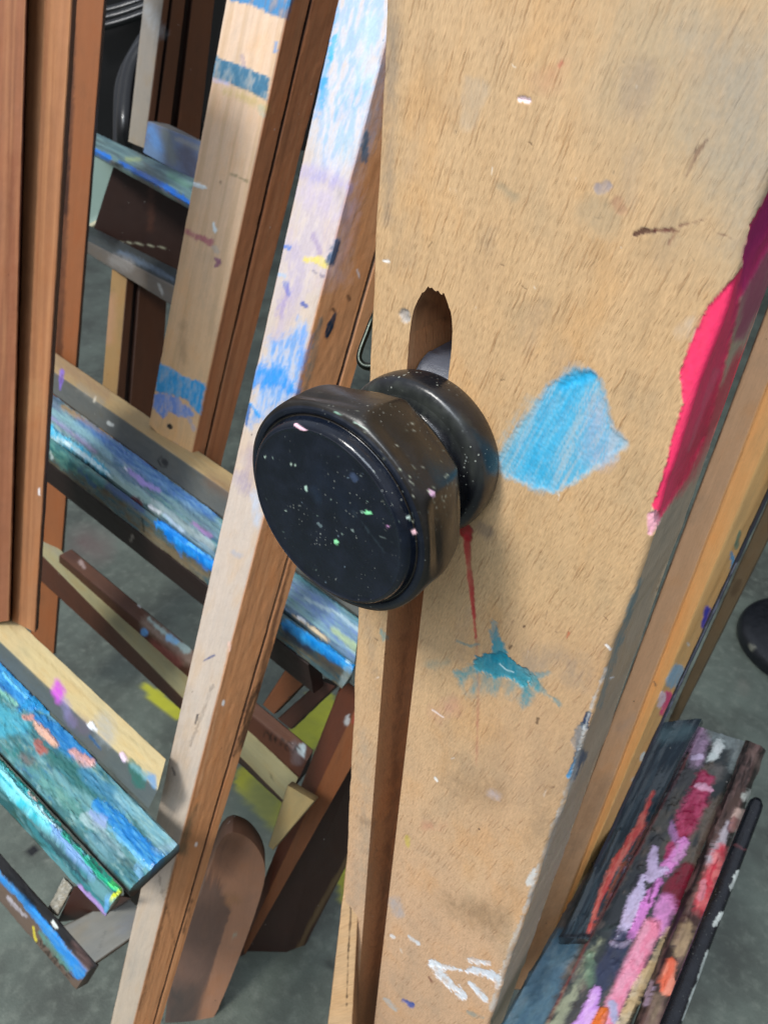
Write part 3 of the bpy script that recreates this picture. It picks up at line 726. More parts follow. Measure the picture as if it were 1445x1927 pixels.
# ================================================================== POST EASEL (blue-white upright)
e3 = thing('easel', 'easel with the blue and lilac smeared narrow upright left of the black knob', 'easel', tuple(P(300, 1700, .6)*[1, 1, 0]), 'painted beech easels standing close together')
p3marks = [M(['7a4a2c', 'd09a6c'], (6, 260), .53, .26, b=.1, g=.1, r=0, seg=[1, 2, 3, 4, 5]),
    G([(640, -20), (740, -20), (716, 150), (690, 270), (640, 330), (600, 330), (590, 240), (620, 60)], '8fb6dc', .75, so=22, e=16, b=.7, c2='c9d0e0'),
    G([(600, 300), (670, 300), (640, 520), (520, 560), (530, 460)], 'b3a9bd', .5, so=25, e=18, b=.7, c2='cfc6cc'),
    L([(628, 20), (612, 90), (604, 170), (596, 220)], [18, 16, 22, 8], '3f9ddc', .8, so=5, e=12, b=.6),
    L([(628, 70), (622, 110)], 8, '2ba6e8', .9, so=3, e=6, b=.3), L([(612, 150), (603, 160)], 14, '2494dc', .85, so=3, e=6, b=.3),
    L([(700, 40), (685, 160)], 30, 'a9c4dc', .6, so=10, e=14, b=.7), L([(652, 260), (648, 290)], 28, '9fb8c0', .5, so=9, e=12, b=.7),
    L([(685, 165), (640, 215)], [14, 22], '6aa4d8', .6, so=8, e=14, b=.8),
    L([(562, 320), (600, 330), (655, 352)], [26, 30, 18], '9c92c0', .6, so=8, e=8, b=.6), L([(570, 360), (650, 400)], 40, 'b4a8c8', .35, so=14, e=12, b=.6),
    L([(545, 440), (560, 545), (520, 640)], [16, 30, 30], 'a89cb8', .5, so=10, e=14, b=.8),
    L([(576, 488), (600, 490), (612, 500)], [10, 18, 14], 'd9c65c', .85, so=3, e=6, b=.4), L([(585, 508), (608, 520)], 4, '4a4468', .6, e=5, b=.8),
    L([(590, 440), (604, 476)], 12, '8f7ca8', .5, so=4, e=8, b=.9),
    L([(529, 462), (543, 466)], [8, 10], '3a6fc0', .85, so=2.5, e=4), L([(538, 535), (542, 552)], [14, 9], '4467b4', .8, so=3, e=6, b=.4), L([(540, 545), (528, 590)], 16, '8877b4', .55, so=6, e=9, b=.7),
    L([(570, 572), (576, 576)], 9, '33509c', .85, so=2, e=3), L([(520, 515), (535, 520)], 8, '7cb4e0', .6, so=3, e=6, b=.6),
    G([(510, 640), (548, 632), (566, 600), (580, 640), (566, 700), (560, 742), (470, 800), (478, 750), (496, 690)], '4a92d4', .8, so=9, e=16, b=.65, c2='8fb2dc'),
    L([(482, 712), (520, 705), (550, 735)], [34, 42, 20], '1f86d4', .9, so=6, e=12, b=.4, r=.0002), L([(572, 620), (566, 690)], 10, '4a8cd8', .6, so=4, e=7, b=.6),
    L([(470, 762), (463, 800)], [10, 5], '1d5c9c', .9, so=2, e=3), L([(472, 760), (488, 784)], 5, '1f8cd0', .9, e=3, r=.0003),
    L([(470, 850), (466, 930)], [24, 12], '8a7a94', .4, so=9, e=10, b=.8), L([(452, 900), (460, 915)], 26, '75689c', .35, so=8, e=9, b=.7),
    L([(478, 930), (484, 985)], 14, 'a8c0dc', .5, so=5, e=7, b=.7), L([(440, 1040), (452, 1046)], 10, '8c9cb4', .4, so=4, e=6, b=.8),
    L([(384, 1243), (404, 1233)], [3, 5], '3e4c78', .9, so=1.5, e=1.5), L([(372, 1345), (368, 1362)], 4, '1f242c', .9, e=1), L([(325, 1445), (330, 1458)], 4, '22242c', .9, e=1.5),
    L([(330, 1500), (345, 1300)], 30, '8b7f70', .3, so=12, e=14, b=.9), L([(400, 1290), (360, 1400)], 6, '3c3430', .35, e=7, b=1.0),
    L([(372, 1515), (352, 1560), (342, 1600)], [4, 12, 20], '2c4438', .6, so=5, e=6, b=.5, seg=[1, 2, 3, 4, 5]),
    L([(489, 1290), (474, 1330), (455, 1400), (440, 1420)], [10, 26, 16, 4], '33231a', .85, so=4, e=7, b=.8), L([(548, 1058), (520, 1160), (486, 1300)], [4, 7, 12], '3a2216', .7, so=3, e=3),
    L([(632, 588), (622, 612), (614, 634)], [4, 13, 7], '14283a', 1, so=1.6, e=2, g=.4), L([(627, 582), (628, 584)], 6, '2c1410', .9, e=1), L([(655, 558), (657, 562)], 8, '4c3020', .7, e=2),
    L([(672, 508), (676, 522)], 3, 'd0d4d8', .9, e=1), L([(640, 360), (650, 420)], 14, '38301f', .25, so=6, e=7, b=.7),
    L([(690, 250), (684, 300)], [10, 14], '2c5a74', .8, so=3, e=7, b=.4), L([(634, 455), (622, 492)], [12, 16], '264e70', .9, so=3, e=6, b=.3, r=.0003),
    L([(604, 600), (585, 690), (575, 730)], [7, 12, 8], '4c6464', .6, so=4, e=6, b=.7),
    L([(431, 1210), (433, 1224)], [8, 4], 'd8b4a4', .8, so=2, e=3), L([(421, 1320), (420, 1326)], 5, 'e8e8e4', 1, e=1), L([(370, 1587), (369, 1591)], 5, 'e8dcd4', 1, e=1),
    L([(362, 1695), (345, 1755)], [3, 6], '2c1c12', .6, e=5, b=.9), L([(335, 1600), (300, 1760), (262, 1900)], [4, 6, 5], '2c2014', .5, so=3, e=5, b=.8), L([(300, 1650), (330, 1780)], 4, '3a2a1a', .4, e=8, b=1),
    L([(430, 1215), (400, 1380), (370, 1500)], 4, 'c89a74', .5, so=2, e=3, b=.6),
]
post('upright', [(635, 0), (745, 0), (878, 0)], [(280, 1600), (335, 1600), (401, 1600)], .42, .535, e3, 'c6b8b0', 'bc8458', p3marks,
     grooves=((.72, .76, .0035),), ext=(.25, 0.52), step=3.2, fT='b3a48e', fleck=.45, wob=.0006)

# ================================================================== LEFT EASEL: stained posts + tray 2
e2 = thing('easel', 'easel at the left edge with tall brown stained posts on a turquoise paint crusted tray', 'easel', tuple(P(0, 1300, .75)*[1, 1, 0]), 'painted beech easels standing close together')
ZB2 = -.47
sp = [M(['5e3620', 'b8845a', '6c4028'], (5, 260), .52, .3, b=.1, g=.1, r=0)]+[L([(60, 730), (70, 760), (40, 780)], 30, 'b08a60', .25, so=12, e=12), L([(74, 920), (75, 932)], 4, 'f0f0f0', 1, e=1), L([(25, 300), (30, 700)], 20, '6a3018', .3, so=12, e=10, b=.7)]
# (two timbers with a dark groove between them)
loft('post', [P(-90, -60, .46), P(52, -60, .43), P(60, -60, .47), P(-82, -60, .50)], [P(-140, 1190, .63), P(18, 1168, .60), P(24, 1168, .64), P(-120, 1190, .68)],
     MW, e2, ['8c5a3e', '40241a', '5c3420', '5c3420'], sp, ext=(.1, 0), fleck=.25)
loft('post', [P(54.5, -60, .445), P(140, -60, .432), P(150, -60, .46), P(66, -60, .475)], [P(22, 1168, .615), P(67, 1190, .602), P(73, 1182, .64), P(26, 1160, .65)],
     MW, e2, ['a06e4a', '5c3420', '5c3420', '5c3420'], sp, ext=(.1, 0), fleck=.25)

def tray(name, pts0, pts1, parent, tints, strokes, step=3, **k):
    """pts: list of (x, y, height-relative-to-lens)"""
    return loft(name, [F(*p) for p in pts0], [F(*p) for p in pts1], MW, parent, tints, strokes, step, **k)
t2rail = [
    L([(60, 1230), (150, 1320), (260, 1420)], [30, 30, 20], 'cbb87e', .25, so=14, e=12, b=.7),
    L([(108, 1280), (110, 1300), (112, 1318)], [6, 26, 14], 'c45cc8', 1, so=5, e=4, r=.0003), L([(122, 1320), (130, 1350), (140, 1362)], [16, 18, 14], '8f86b4', .7, so=5, e=7, b=.4),
    L([(140, 1356), (160, 1370)], 28, '6c5f70', .6, so=8, e=9, b=.5), L([(172, 1364), (180, 1372)], [14, 9], 'f2f6fa', 1, so=2, e=4, r=.0008),
    L([(196, 1360), (200, 1385)], 34, '9aa4ac', .5, so=10, e=9, b=.5), L([(170, 1385), (190, 1410)], [6, 4], '2a5a84', .9, so=2, e=3),
    L([(230, 1420), (236, 1430)], [12, 11], 'e6cfe2', 1, so=2, e=2, r=.0008), L([(245, 1432), (256, 1452), (265, 1475)], [10, 26, 22], '2e6a5c', .85, so=4, e=8, b=.3),
    L([(250, 1440), (276, 1462)], [8, 16], '6fa0a8', .8, so=4, e=6, b=.4), L([(285, 1465), (291, 1480)], [18, 10], '5a93c4', .85, so=4, e=5, b=.2),
    L([(20, 1180), (300, 1440)], 3, 'a08c60', .4, e=4, b=.7), L([(28, 1162), (36, 1170)], 24, '7a5a44', .5, so=8, e=5),
]
tray('tray_back_rail', [(-60, 1079, ZB2+.022), (-60, 1150, ZB2+.022), (-60, 1186, ZB2+.001), (-60, 1110, ZB2-.004)],
     [(313, 1426, ZB2+.022), (297, 1487, ZB2+.022), (279, 1524, ZB2+.001), (300, 1480, ZB2-.004)], e2, ['c4b285', '5c625f', '5c5040', '5c5040'], t2rail, fleck=.35, ext=(.1, 0))
t2bed = [
    M(['3f7f8c', '2f7a78', '5c94a0', '3c6f94', '6a9a9c', '38686a'], (34, 75), .5, .85, r=.00025, g=.9, seg=[0]),
    M(['8fb4b4', '28657c', '7f9a8a'], (90, 170), .6, .6, r=.00025, g=.9, seg=[0]),
    L([(-10, 1255), (30, 1300), (62, 1330)], [44, 46, 22], '2a7fc0', 1, so=4, e=6, b=.2, c2='3f9ad4', r=.0008, g=.7), L([(8, 1270), (54, 1318)], 6, '6fc4ec', .9, e=4, b=.3, r=.0006),
    L([(-5, 1285), (40, 1335)], 8, '184e8c', .8, so=3, e=4), L([(38, 1338), (66, 1322), (92, 1340)], [8, 18, 12], '2b8cc4', 1, so=3, e=6, r=.001, g=.7), L([(0, 1300), (34, 1328)], [8, 7], '7fb89c', .9, so=3, e=5, b=.3),
    L([(70, 1350), (110, 1385), (140, 1415), (175, 1430)], [16, 38, 34, 22], '1f6fae', 1, so=4, e=8, b=.25, c2='2f84c0', r=.0006, g=.6),
    G([(-10, 1315), (30, 1340), (60, 1360), (52, 1380), (20, 1385), (-10, 1395)], '3f9cb4', .85, so=5, e=10, b=.5, c2='56b4c8', r=.0005),
    L([(66, 1362), (84, 1380), (106, 1404)], [7, 16, 12], 'd8a890', 1, so=3, e=4, r=.0008, g=.5), L([(46, 1350), (60, 1352)], 10, 'c88c7c', .9, so=3, e=6),
    L([(72, 1395), (78, 1412), (90, 1416)], [10, 18, 9], 'a8584c', .9, so=3, e=6, b=.4), L([(44, 1425), (56, 1434)], 16, '80605c', .5, so=5, e=7, b=.5),
    L([(140, 1418), (160, 1436), (174, 1438)], [14, 24, 14], 'cf9c94', .95, so=4, e=6, r=.0006), L([(100, 1420), (150, 1462), (210, 1510)], [26, 40, 22], '24605c', .8, so=6, e=8, b=.3),
    L([(160, 1455), (200, 1490), (235, 1520)], [22, 30, 18], '3f7fa4', .8, so=6, e=8, b=.4), L([(60, 1450), (110, 1495), (160, 1540)], [14, 26, 20], '5f988c', .6, so=6, e=10, b=.6),
    L([(225, 1500), (270, 1530), (300, 1570)], [18, 34, 40], '6fa2b0', .85, so=8, e=10, b=.3, c2='8fb8bc'),
    L([(186, 1518), (215, 1540), (250, 1580), (292, 1618)], [26, 32, 36, 38], '1c74b8', 1, so=4, e=7, b=.35, c2='3f95cc', r=.0006, g=.5), L([(172, 1530), (190, 1548)], [10, 26], '8f9fcc', .8, so=4, e=7, b=.4),
    L([(160, 1540), (200, 1575), (230, 1610)], [20, 14, 10], 'a4bcc0', .7, so=4, e=8, b=.7), L([(206, 1560), (250, 1604), (285, 1640)], [5, 8, 6], '6fb8dc', .8, so=2, e=4, b=.5),
    L([(180, 1575), (215, 1610)], [30, 40], '5f8690', .6, so=8, e=10, b=.4), L([(258, 1634), (266, 1650)], [16, 14], '6fa4c4', .9, so=3, e=5, r=.0005), L([(235, 1620), (250, 1634)], 12, '3c6068', .7, so=3, e=6, b=.5),
    L([(300, 1600), (330, 1592)], 18, '8fb0c0', .6, so=6, e=6, b=.5),
]
tray('tray_bed', [(-60, 1186, ZB2), (-60, 1352, ZB2), (-60, 1358, ZB2-.014), (-60, 1200, ZB2-.016)],
     [(338, 1588, ZB2), (243, 1676, ZB2), (247, 1690, ZB2-.014), (338, 1604, ZB2-.016)], e2, ['47706f', '2e2c28', '3f2c22', '3f2c22'], t2bed, 2.6, wob=.0009, ch=.002, crust=.8, fleck=.1, relief=1.3, ext=(.1, 0))
t2lip = [
    M(['2c5c60', '3c8088', '5f8c90'], (40, 160), .5, .8, r=.00025, g=.9, seg=[0]),
    L([(-10, 1412), (60, 1490), (150, 1580), (226, 1672)], [10, 13, 15, 12], '14a48c', 1, so=3, e=5, b=.25, r=.0006, g=.7), L([(-10, 1445), (40, 1500), (100, 1560)], [26, 30, 20], '34b4c4', 1, so=5, e=6, b=.3, c2='7fe0ec', r=.0008, g=.8),
    L([(0, 1450), (90, 1548)], 8, 'a4f0f4', .8, so=3, e=4, b=.6, r=.0005), L([(100, 1560), (150, 1610), (175, 1650)], [14, 20, 14], '7fa8dc', .9, so=4, e=7, b=.4, r=.0006), L([(120, 1570), (190, 1650), (218, 1672)], [6, 12, 14], '24b48c', .9, so=3, e=6, b=.5),
    L([(80, 1570), (130, 1620), (165, 1660)], [8, 12, 6], '24404c', .8, so=3, e=7, b=.4), L([(150, 1670), (175, 1700), (196, 1722)], [10, 22, 12], 'a084bc', .95, so=4, e=4, b=.2), L([(205, 1688), (200, 1715)], [12, 6], '5f9cc8', 1, so=2, e=3),
    L([(214, 1688), (228, 1678)], [8, 9], 'd8e828', 1, so=2, e=2, r=.0004), L([(212, 1662), (224, 1672)], 12, '54d870', .8, so=3, e=4), L([(70, 1520), (110, 1560)], 6, 'd4ecec', .7, e=4, b=.6), L([(55, 1495), (70, 1508)], 4, 'd07860', .6, e=3),
]
tray('tray_lip', [(-60, 1362, ZB2+.002), (-60, 1402, ZB2+.004), (-60, 1450, ZB2-.012), (-60, 1370, ZB2-.02)],
     [(231, 1677, ZB2+.002), (214, 1698, ZB2+.004), (197, 1727, ZB2-.006), (222, 1700, ZB2-.02)], e2, ['24605c', '2c5450', '3f2c22', '3f2c22'],
     [dict(s, **({'seg': [0, 1]} if s['kind'] == 'm' else {})) for s in t2lip], 2.6, wob=.0009, ch=.002, crust=.8, fleck=.1, relief=1.3, ext=(.1, 0))
# lower storage shelf under tray 2
ZL = -.60
t2low = [
    L([(-10, 1638), (50, 1700), (100, 1762), (150, 1830)], [12, 14, 18, 26], '2f8fe0', 1, so=3, e=4, b=.1, c2='4aa0e4', r=.0005, g=.7), L([(15, 1690), (50, 1725)], [8, 5], 'c8c4cc', .8, so=3, e=4, b=.5),
    L([(64, 1745), (68, 1770)], 5, 'e0d040', .9, e=2), L([(75, 1755), (130, 1820)], [8, 14], '5f9c90', .7, so=4, e=7, b=.5), L([(100, 1735), (106, 1745)], 7, 'e8f0ea', 1, e=2),
    L([(20, 1650), (60, 1700)], 12, '10161a', .8, so=5, e=5), L([(140, 1775), (165, 1815)], [10, 18], '6c5450', .6, so=5, e=5),
]
def letters(word, x0, y0, dx, dy, h, col):
    """small stamped capitals as pen strokes, running along (dx,dy)"""
    F_ = {'M': [[(0, 1), (0, 0), (.5, .6), (1, 0), (1, 1)]], 'A': [[(0, 1), (.5, 0), (1, 1)], [(.2, .6), (.8, .6)]], 'B': [[(0, 0), (0, 1), (.8, .9), (.8, .55), (0, .5)], [(0, 0), (.7, .1), (.7, .45)]],
          'E': [[(1, 0), (0, 0), (0, 1), (1, 1)], [(0, .5), (.7, .5)]], 'F': [[(1, 0), (0, 0), (0, 1)], [(0, .5), (.7, .5)]]}
    out = []; l = math.hypot(dx, dy); ux, uy = dx/l, dy/l; vx, vy = -uy, ux
    for i, c in enumerate(word):
        for st in F_[c]:
            out.append(L([(x0+dx*i+ux*p*l*.7+vx*q*h, y0+dy*i+uy*p*l*.7+vy*q*h) for p, q in st], 2.6, col, .85, so=1.4, e=1, b=.2))
    return out
t2low += letters('MABEF', 78, 1768, 13, 15.5, 13, '1c120e')
tray('shelf_rail', [(-60, 1536, ZL), (-60, 1572, ZL), (-60, 1628, ZL-.03), (-60, 1560, ZL-.04)],
     [(187, 1815, ZL), (166, 1828, ZL), (143, 1863, ZL-.03), (166, 1850, ZL-.04)], e2, ['1c1c1e', '6c5c50', '35261e', '35261e'], t2low, 3, fleck=.3, ext=(.1, 0))
tray('shelf_panel', [(120, 1742, ZL+.002), (181, 1812, ZL+.002), (181, 1816, ZL-.008), (120, 1746, ZL-.008)],
     [(236, 1682, ZL+.002), (286, 1738, ZL+.002), (286, 1742, ZL-.008), (236, 1686, ZL-.008)], e2, ['7c7c76', '4c3e32', '4c3e32', '4c3e32'],
     [L([(230, 1750), (250, 1730)], 24, '6c7480', .4, so=8, e=8), L([(186, 1790), (200, 1750)], 3, '5c605c', .6, e=4, b=.6)], 4, fleck=.1)
# brown bracket between tray and shelf
loft('bracket', [P(140, 1668, .54), P(245, 1690, .52), P(250, 1690, .56), P(145, 1668, .58)], [P(108, 1735, .60), P(196, 1722, .59), P(204, 1722, .63), P(114, 1735, .64)], MW, e2,
     ['48261a', '3a2016', '3a2016', '3a2016'], [], 5, fleck=.2)
loft('bracket', [P(232, 1672, .56), P(330, 1600, .55), P(334, 1600, .59), P(236, 1672, .60)], [P(238, 1712, .62), P(318, 1668, .60), P(322, 1668, .64), P(242, 1712, .66)], MW, e2,
     ['38261e', '2e1c14', '2e1c14', '2e1c14'], [], 5, fleck=.2)
loft('peg', [P(121, 1652, .56), P(137, 1668, .55), P(140, 1668, .56), P(124, 1652, .57)], [P(89, 1712, .59), P(108, 1724, .58), P(111, 1724, .59), P(92, 1712, .60)], MW, e2,
     ['a8a292', '7c7060', '7c7060', '7c7060'], [M(['d8d6cc', '6c6a60'], (300, 500), .52, .7, r=.0004)], 3, fleck=.1)

# ================================================================== EASEL 4: pale post + tray 1
e4 = thing('easel', 'easel with the wide pale upright with blue paint bands on a long blue smeared tray', 'easel', tuple(P(330, 900, .85)*[1, 1, 0]), 'painted beech easels standing close together')
p2marks = [M(['6c4028', 'b8845c'], (6, 260), .53, .26, b=.1, g=.1, r=0, seg=[1, 2, 3, 4, 5]), M(['d8b48c', 'b89870'], (8, 200), .54, .25, b=.1, g=.1, r=0, seg=[0]),
    G([(425, -20), (560, -20), (540, 36), (505, 24), (470, 8), (436, 2)], '3d8cc4', .95, so=3, e=5, b=.45, c2='2a6c9c'), L([(520, 80), (518, 95)], 7, '5c9cd8', .8, e=3),
    G([(409, 106), (440, 118), (470, 128), (508, 146), (503, 190), (470, 172), (440, 160), (398, 146), (402, 124)], '3a7494', .97, so=2.5, e=4, b=.4, c2='4f8aa6', r=.0002),
    L([(402, 150), (430, 158)], 7, 'c8c4e4', .8, so=3, e=3, b=.4), L([(425, 172), (470, 186), (500, 206)], [10, 18, 14], 'c4b068', .55, so=6, e=8, b=.7), L([(490, 200), (495, 215)], 12, '9cc0b8', .4, so=4, e=6),
    L([(455, 105), (460, 125)], 7, '8478a0', .4, so=3, e=4, b=.5), L([(365, 346), (375, 350), (388, 354)], [6, 9, 3], 'eaf6fa', 1, so=1.5, e=3, r=.0004), L([(402, 420), (406, 434)], [4, 8], 'e4eef0', 1, so=1.5, e=2, r=.0003),
    L([(436, 327), (466, 341)], [4, 5], '6c6c4c', .6, e=3, b=.4), L([(346, 434), (372, 446), (396, 456)], [10, 10, 14], 'a8486c', .7, so=3, e=5, b=.5), L([(405, 486), (412, 494), (405, 502)], [5, 12, 3], '7c3c70', .85, so=2, e=3),
    L([(404, 466), (408, 472)], 10, 'b4b4b0', .5, so=3, e=4), L([(415, 342), (416, 346)], 4, '6c4c3c', .7, e=2),
    G([(300, 683), (318, 690), (345, 708), (388, 722), (378, 782), (366, 770), (352, 752), (320, 742), (292, 736), (294, 710)], '1e9ad8', .97, so=3, e=5, b=.3, c2='3aaae4', r=.0003),
    G([(290, 742), (312, 740), (338, 750), (352, 765), (372, 782), (350, 784), (338, 786), (318, 776), (308, 786), (288, 770)], '5c8edc', .9, so=3, e=5, b=.4, c2='7aa4e4'), L([(350, 775), (366, 808)], [6, 8], '9aa8cc', .6, so=3, e=4),
    L([(320, 832), (336, 846), (356, 864)], [4, 14, 20], '4858a4', .9, so=3, e=4, b=.4), L([(319, 801), (321, 804)], 9, '120e0c', 1, so=1, e=1),
    L([(345, 610), (346, 680)], 12, '9c7c5c', .4, so=5, e=6, b=.6),
]
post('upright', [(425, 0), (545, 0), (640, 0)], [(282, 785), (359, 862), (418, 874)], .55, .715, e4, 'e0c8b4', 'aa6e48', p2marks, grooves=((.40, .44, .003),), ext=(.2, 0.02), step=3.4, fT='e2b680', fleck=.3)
ZB1 = -.40
t1marks = [
    L([(90, 664), (200, 742)], [40, 20], '7c5c4c', .5, so=12, e=8, b=.4), L([(117, 700), (116, 716), (114, 734)], [10, 9, 3], '8468c8', .9, so=2, e=2, r=.0003), L([(118, 706), (116, 720)], 3, '5c4864', .8, e=1),
    L([(150, 728), (190, 756)], [10, 14], '8c8a80', .6, so=5, e=7, b=.6), L([(205, 796), (212, 800)], [8, 6], 'c8ccc8', .9, so=2, e=2), L([(180, 748), (178, 756)], 3, 'e4dcc8', .9, e=2),
    L([(305, 858), (297, 866), (304, 878), (314, 880)], 2.6, '101214', .95, e=1), L([(309, 868), (312, 872)], 11, '16181a', .9, so=2, e=2), L([(400, 905), (430, 925)], 30, '6c5444', .5, so=10, e=6),
]
tray('tray_back_rail', [(60, 633, ZB1+.022), (60, 670, ZB1+.022), (60, 712, ZB1+.001), (60, 640, ZB1-.05)],
     [(677, 1056, ZB1+.022), (677, 1096, ZB1+.022), (677, 1163, ZB1+.001), (677, 1090, ZB1-.05)], e4, ['a89066', '5a5c58', '40352c', '40352c'], t1marks, fleck=.3)
t1bed = [
    M(['5c8a94', '3f6c8c', '6f9a94', '56708c', '7fa4a8'], (14, 60), .5, .85, r=.00025, g=.9, seg=[0]),
    M(['a4b4a8', '38607c', '7c9cb8'], (34, 150), .6, .6, r=.00025, g=.9, seg=[0]),
    L([(84, 745), (110, 770)], [30, 20], '4c4468', .6, so=8, e=8), L([(120, 766), (170, 800), (205, 826)], [10, 12, 6], 'b08c5c', .8, so=4, e=6, b=.5), L([(180, 800), (230, 838)], 7, '5c4c34', .4, so=4, e=5, b=.5),
    L([(150, 800), (240, 860), (330, 920), (400, 970)], [20, 32, 30, 22], '3c6cac', .9, so=7, e=7, b=.35, c2='5c8cc0'), L([(90, 770), (160, 815), (210, 860)], [14, 16, 8], '8cb8bc', .8, so=5, e=6, b=.4), L([(95, 785), (180, 850)], 8, 'a890c8', .5, so=4, e=5, b=.6),
    L([(84, 800), (105, 822), (150, 850), (200, 890)], [22, 18, 18, 12], '3cbce8', .95, so=4, e=6, b=.2, c2='8cdcf0', r=.001, g=.9), L([(100, 826), (130, 838), (208, 896)], [5, 6, 4], 'e8fcfc', .8, so=2, e=4, b=.6, r=.0006),  # cyan ridge; the white line on it is a painted highlight
    L([(215, 905), (260, 935), (300, 965)], [14, 22, 20], '7f9c94', .8, so=5, e=7, b=.4), L([(240, 884), (270, 910), (300, 924)], [6, 11, 7], 'a08cd4', .9, so=3, e=5, b=.3), L([(235, 880), (240, 886)], 4, 'e0e8f4', .8, e=3),
    L([(250, 940), (264, 950)], [12, 14], '7c2c34', .85, so=3, e=4), L([(262, 938), (290, 962), (330, 990)], [4, 4, 3], '24343c', .8, e=5), L([(285, 955), (300, 965)], 7, 'e4e8ec', .9, so=2, e=4, r=.0004),
    L([(290, 945), (360, 1000), (398, 1028)], [10, 12, 12], 'a4b4b4', .7, so=4, e=6, b=.4), L([(310, 970), (345, 1000)], 6, 'b4c8dc', .8, e=4, b=.4), L([(330, 960), (395, 990)], [26, 30], '4c6070', .55, so=8, e=7), L([(365, 986), (395, 1010)], [7, 10], 'a07cb0', .85, so=3, e=4, b=.3),
    L([(560, 1085), (610, 1120), (677, 1172)], [16, 22, 22], '5c9098', .8, so=5, e=7, b=.5), L([(555, 1110), (610, 1150), (672, 1215)], [30, 46, 50], '6c88b4', .9, so=6, e=7, b=.3, c2='7c9cb4'),
    L([(575, 1128), (640, 1158), (677, 1190)], [7, 6, 8], 'b0c8cc', .8, so=3, e=5, b=.5), L([(625, 1185), (672, 1222)], [8, 16], 'b0c48c', .8, so=4, e=5, b=.3), L([(552, 1160), (590, 1185), (615, 1206)], [5, 9, 7], 'd0bc98', .9, so=2, e=5, r=.0007),
    L([(562, 1163), (575, 1170)], 5, 'eef4fa', 1, e=3, r=.0004),
]
tray('tray_bed', [(60, 712, ZB1), (60, 790, ZB1), (60, 805, ZB1-.012), (60, 730, ZB1-.02)],
     [(677, 1164, ZB1), (667, 1250, ZB1), (664, 1262, ZB1-.012), (677, 1180, ZB1-.02)], e4, ['4f6a70', '56707c', '3c3428', '3c3428'], t1bed, 3, wob=.0009, ch=.002, crust=.8, fleck=.1, relief=1.3)
t1lip = [
    M(['4c5c5c', '6c6a58', '2f5864'], (50, 300), .5, .7, r=.00025, g=.9, seg=[0]),
    L([(84, 830), (130, 868), (190, 910)], [26, 30, 18], '2c6c70', .9, so=5, e=9, b=.5, c2='5ca498'), L([(96, 850), (100, 862)], 6, 'c8d8d4', .7, e=3), L([(150, 885), (180, 915)], 7, '1c4c84', .8, e=5), L([(205, 915), (270, 960)], [12, 10], '1c3c6c', .9, so=3, e=6),
    L([(165, 925), (172, 935)], 8, '14201c', .8, e=5), L([(300, 985), (340, 1015), (400, 1058)], [16, 28, 34], '1470c4', 1, so=3, e=7, b=.15, c2='2890e0', r=.0008, g=.7), L([(338, 1030), (340, 1050)], [16, 5], '187cc8', 1, e=5), L([(355, 1024), (398, 1050)], 5, '60b4f0', .8, e=4, b=.5),
    L([(270, 1000), (330, 1050), (380, 1080)], [14, 26, 20], '7c6c50', .6, so=6, e=6), L([(268, 975), (272, 1000)], 3, '1c2420', .9, e=1),
    L([(540, 1176), (580, 1204), (620, 1228), (664, 1256)], [20, 22, 24, 22], '0f78c0', 1, so=3, e=5, b=.1, c2='2c94d4', r=.0006, g=.6), L([(654, 1243), (658, 1246)], 9, 'bfe4f4', .9, so=2, e=2), L([(540, 1190), (580, 1222)], [16, 14], '14203c', .8, so=5, e=6), L([(580, 1220), (645, 1275)], [18, 22], '2c2a2c', .6, so=6, e=6), L([(655, 1262), (648, 1285)], 16, '8c9c9c', .6, so=4, e=5),
]
tray('tray_lip', [(60, 795, ZB1+.001), (60, 812, ZB1-.002), (60, 846, ZB1-.022), (60, 830, ZB1-.03)],
     [(667, 1252, ZB1+.001), (664, 1266, ZB1-.002), (642, 1298, ZB1-.022), (660, 1280, ZB1-.03)], e4, ['4c6c74', '5e5644', '2c221c', '2c221c'], [dict(s, **({'seg': [0, 1]} if s['kind'] == 'm' else {})) for s in t1lip], 3, wob=.0009, ch=.002, crust=.8, fleck=.15)
tray('tray_underside_rail', [(60, 846, ZB1-.023), (60, 884, ZB1-.055), (60, 860, ZB1-.06), (60, 820, ZB1-.03)],
     [(580, 1250, ZB1-.023), (590, 1306, ZB1-.055), (610, 1290, ZB1-.06), (600, 1240, ZB1-.03)], e4, ['241612', '2c1c16', '241612', '241612'], [L([(250, 1008), (246, 1020)], [6, 3], '8c8478', .9, e=1)], 5, fleck=.1)
# crossbar with stamped maker's mark, and the cream rail under it
ZC = -.60
barm = [L([(220, 1060), (300, 1160), (345, 1205)], [20, 24, 14], '5c5048', .5, so=8, e=8, b=.6), L([(262, 1138), (264, 1140)], 6, 'f0f4f4', 1, e=1, r=.0004), L([(152, 1058), (160, 1068)], [10, 6], 'a89490', .8, so=3, e=4),
        L([(275, 1172), (310, 1195), (355, 1235)], [20, 30, 34], '988474', .7, so=7, e=6, b=.4), L([(280, 1165), (320, 1200), (352, 1222)], [6, 8, 16], 'b0c8c4', .9, so=3, e=5, b=.3), L([(271, 1189), (273, 1191)], 14, '5c98d4', 1, so=2, e=2), L([(318, 1200), (332, 1208)], [14, 10], '8cc0e8', 1, so=2, e=3),
        L([(290, 1215), (330, 1245)], [20, 26], '8c4a44', .7, so=7, e=6), L([(140, 1048), (130, 1044)], 20, '3c2018', .5, so=6, e=5), L([(567, 1410), (572, 1425)], [20, 5], 'bcd0d4', .95, so=3, e=4), L([(555, 1402), (560, 1430)], [14, 22], '6c6468', .6, so=5, e=5)]
barm += letters('MABEF', 503, 1374, 13.5, 7.5, 14, '1c0e08')
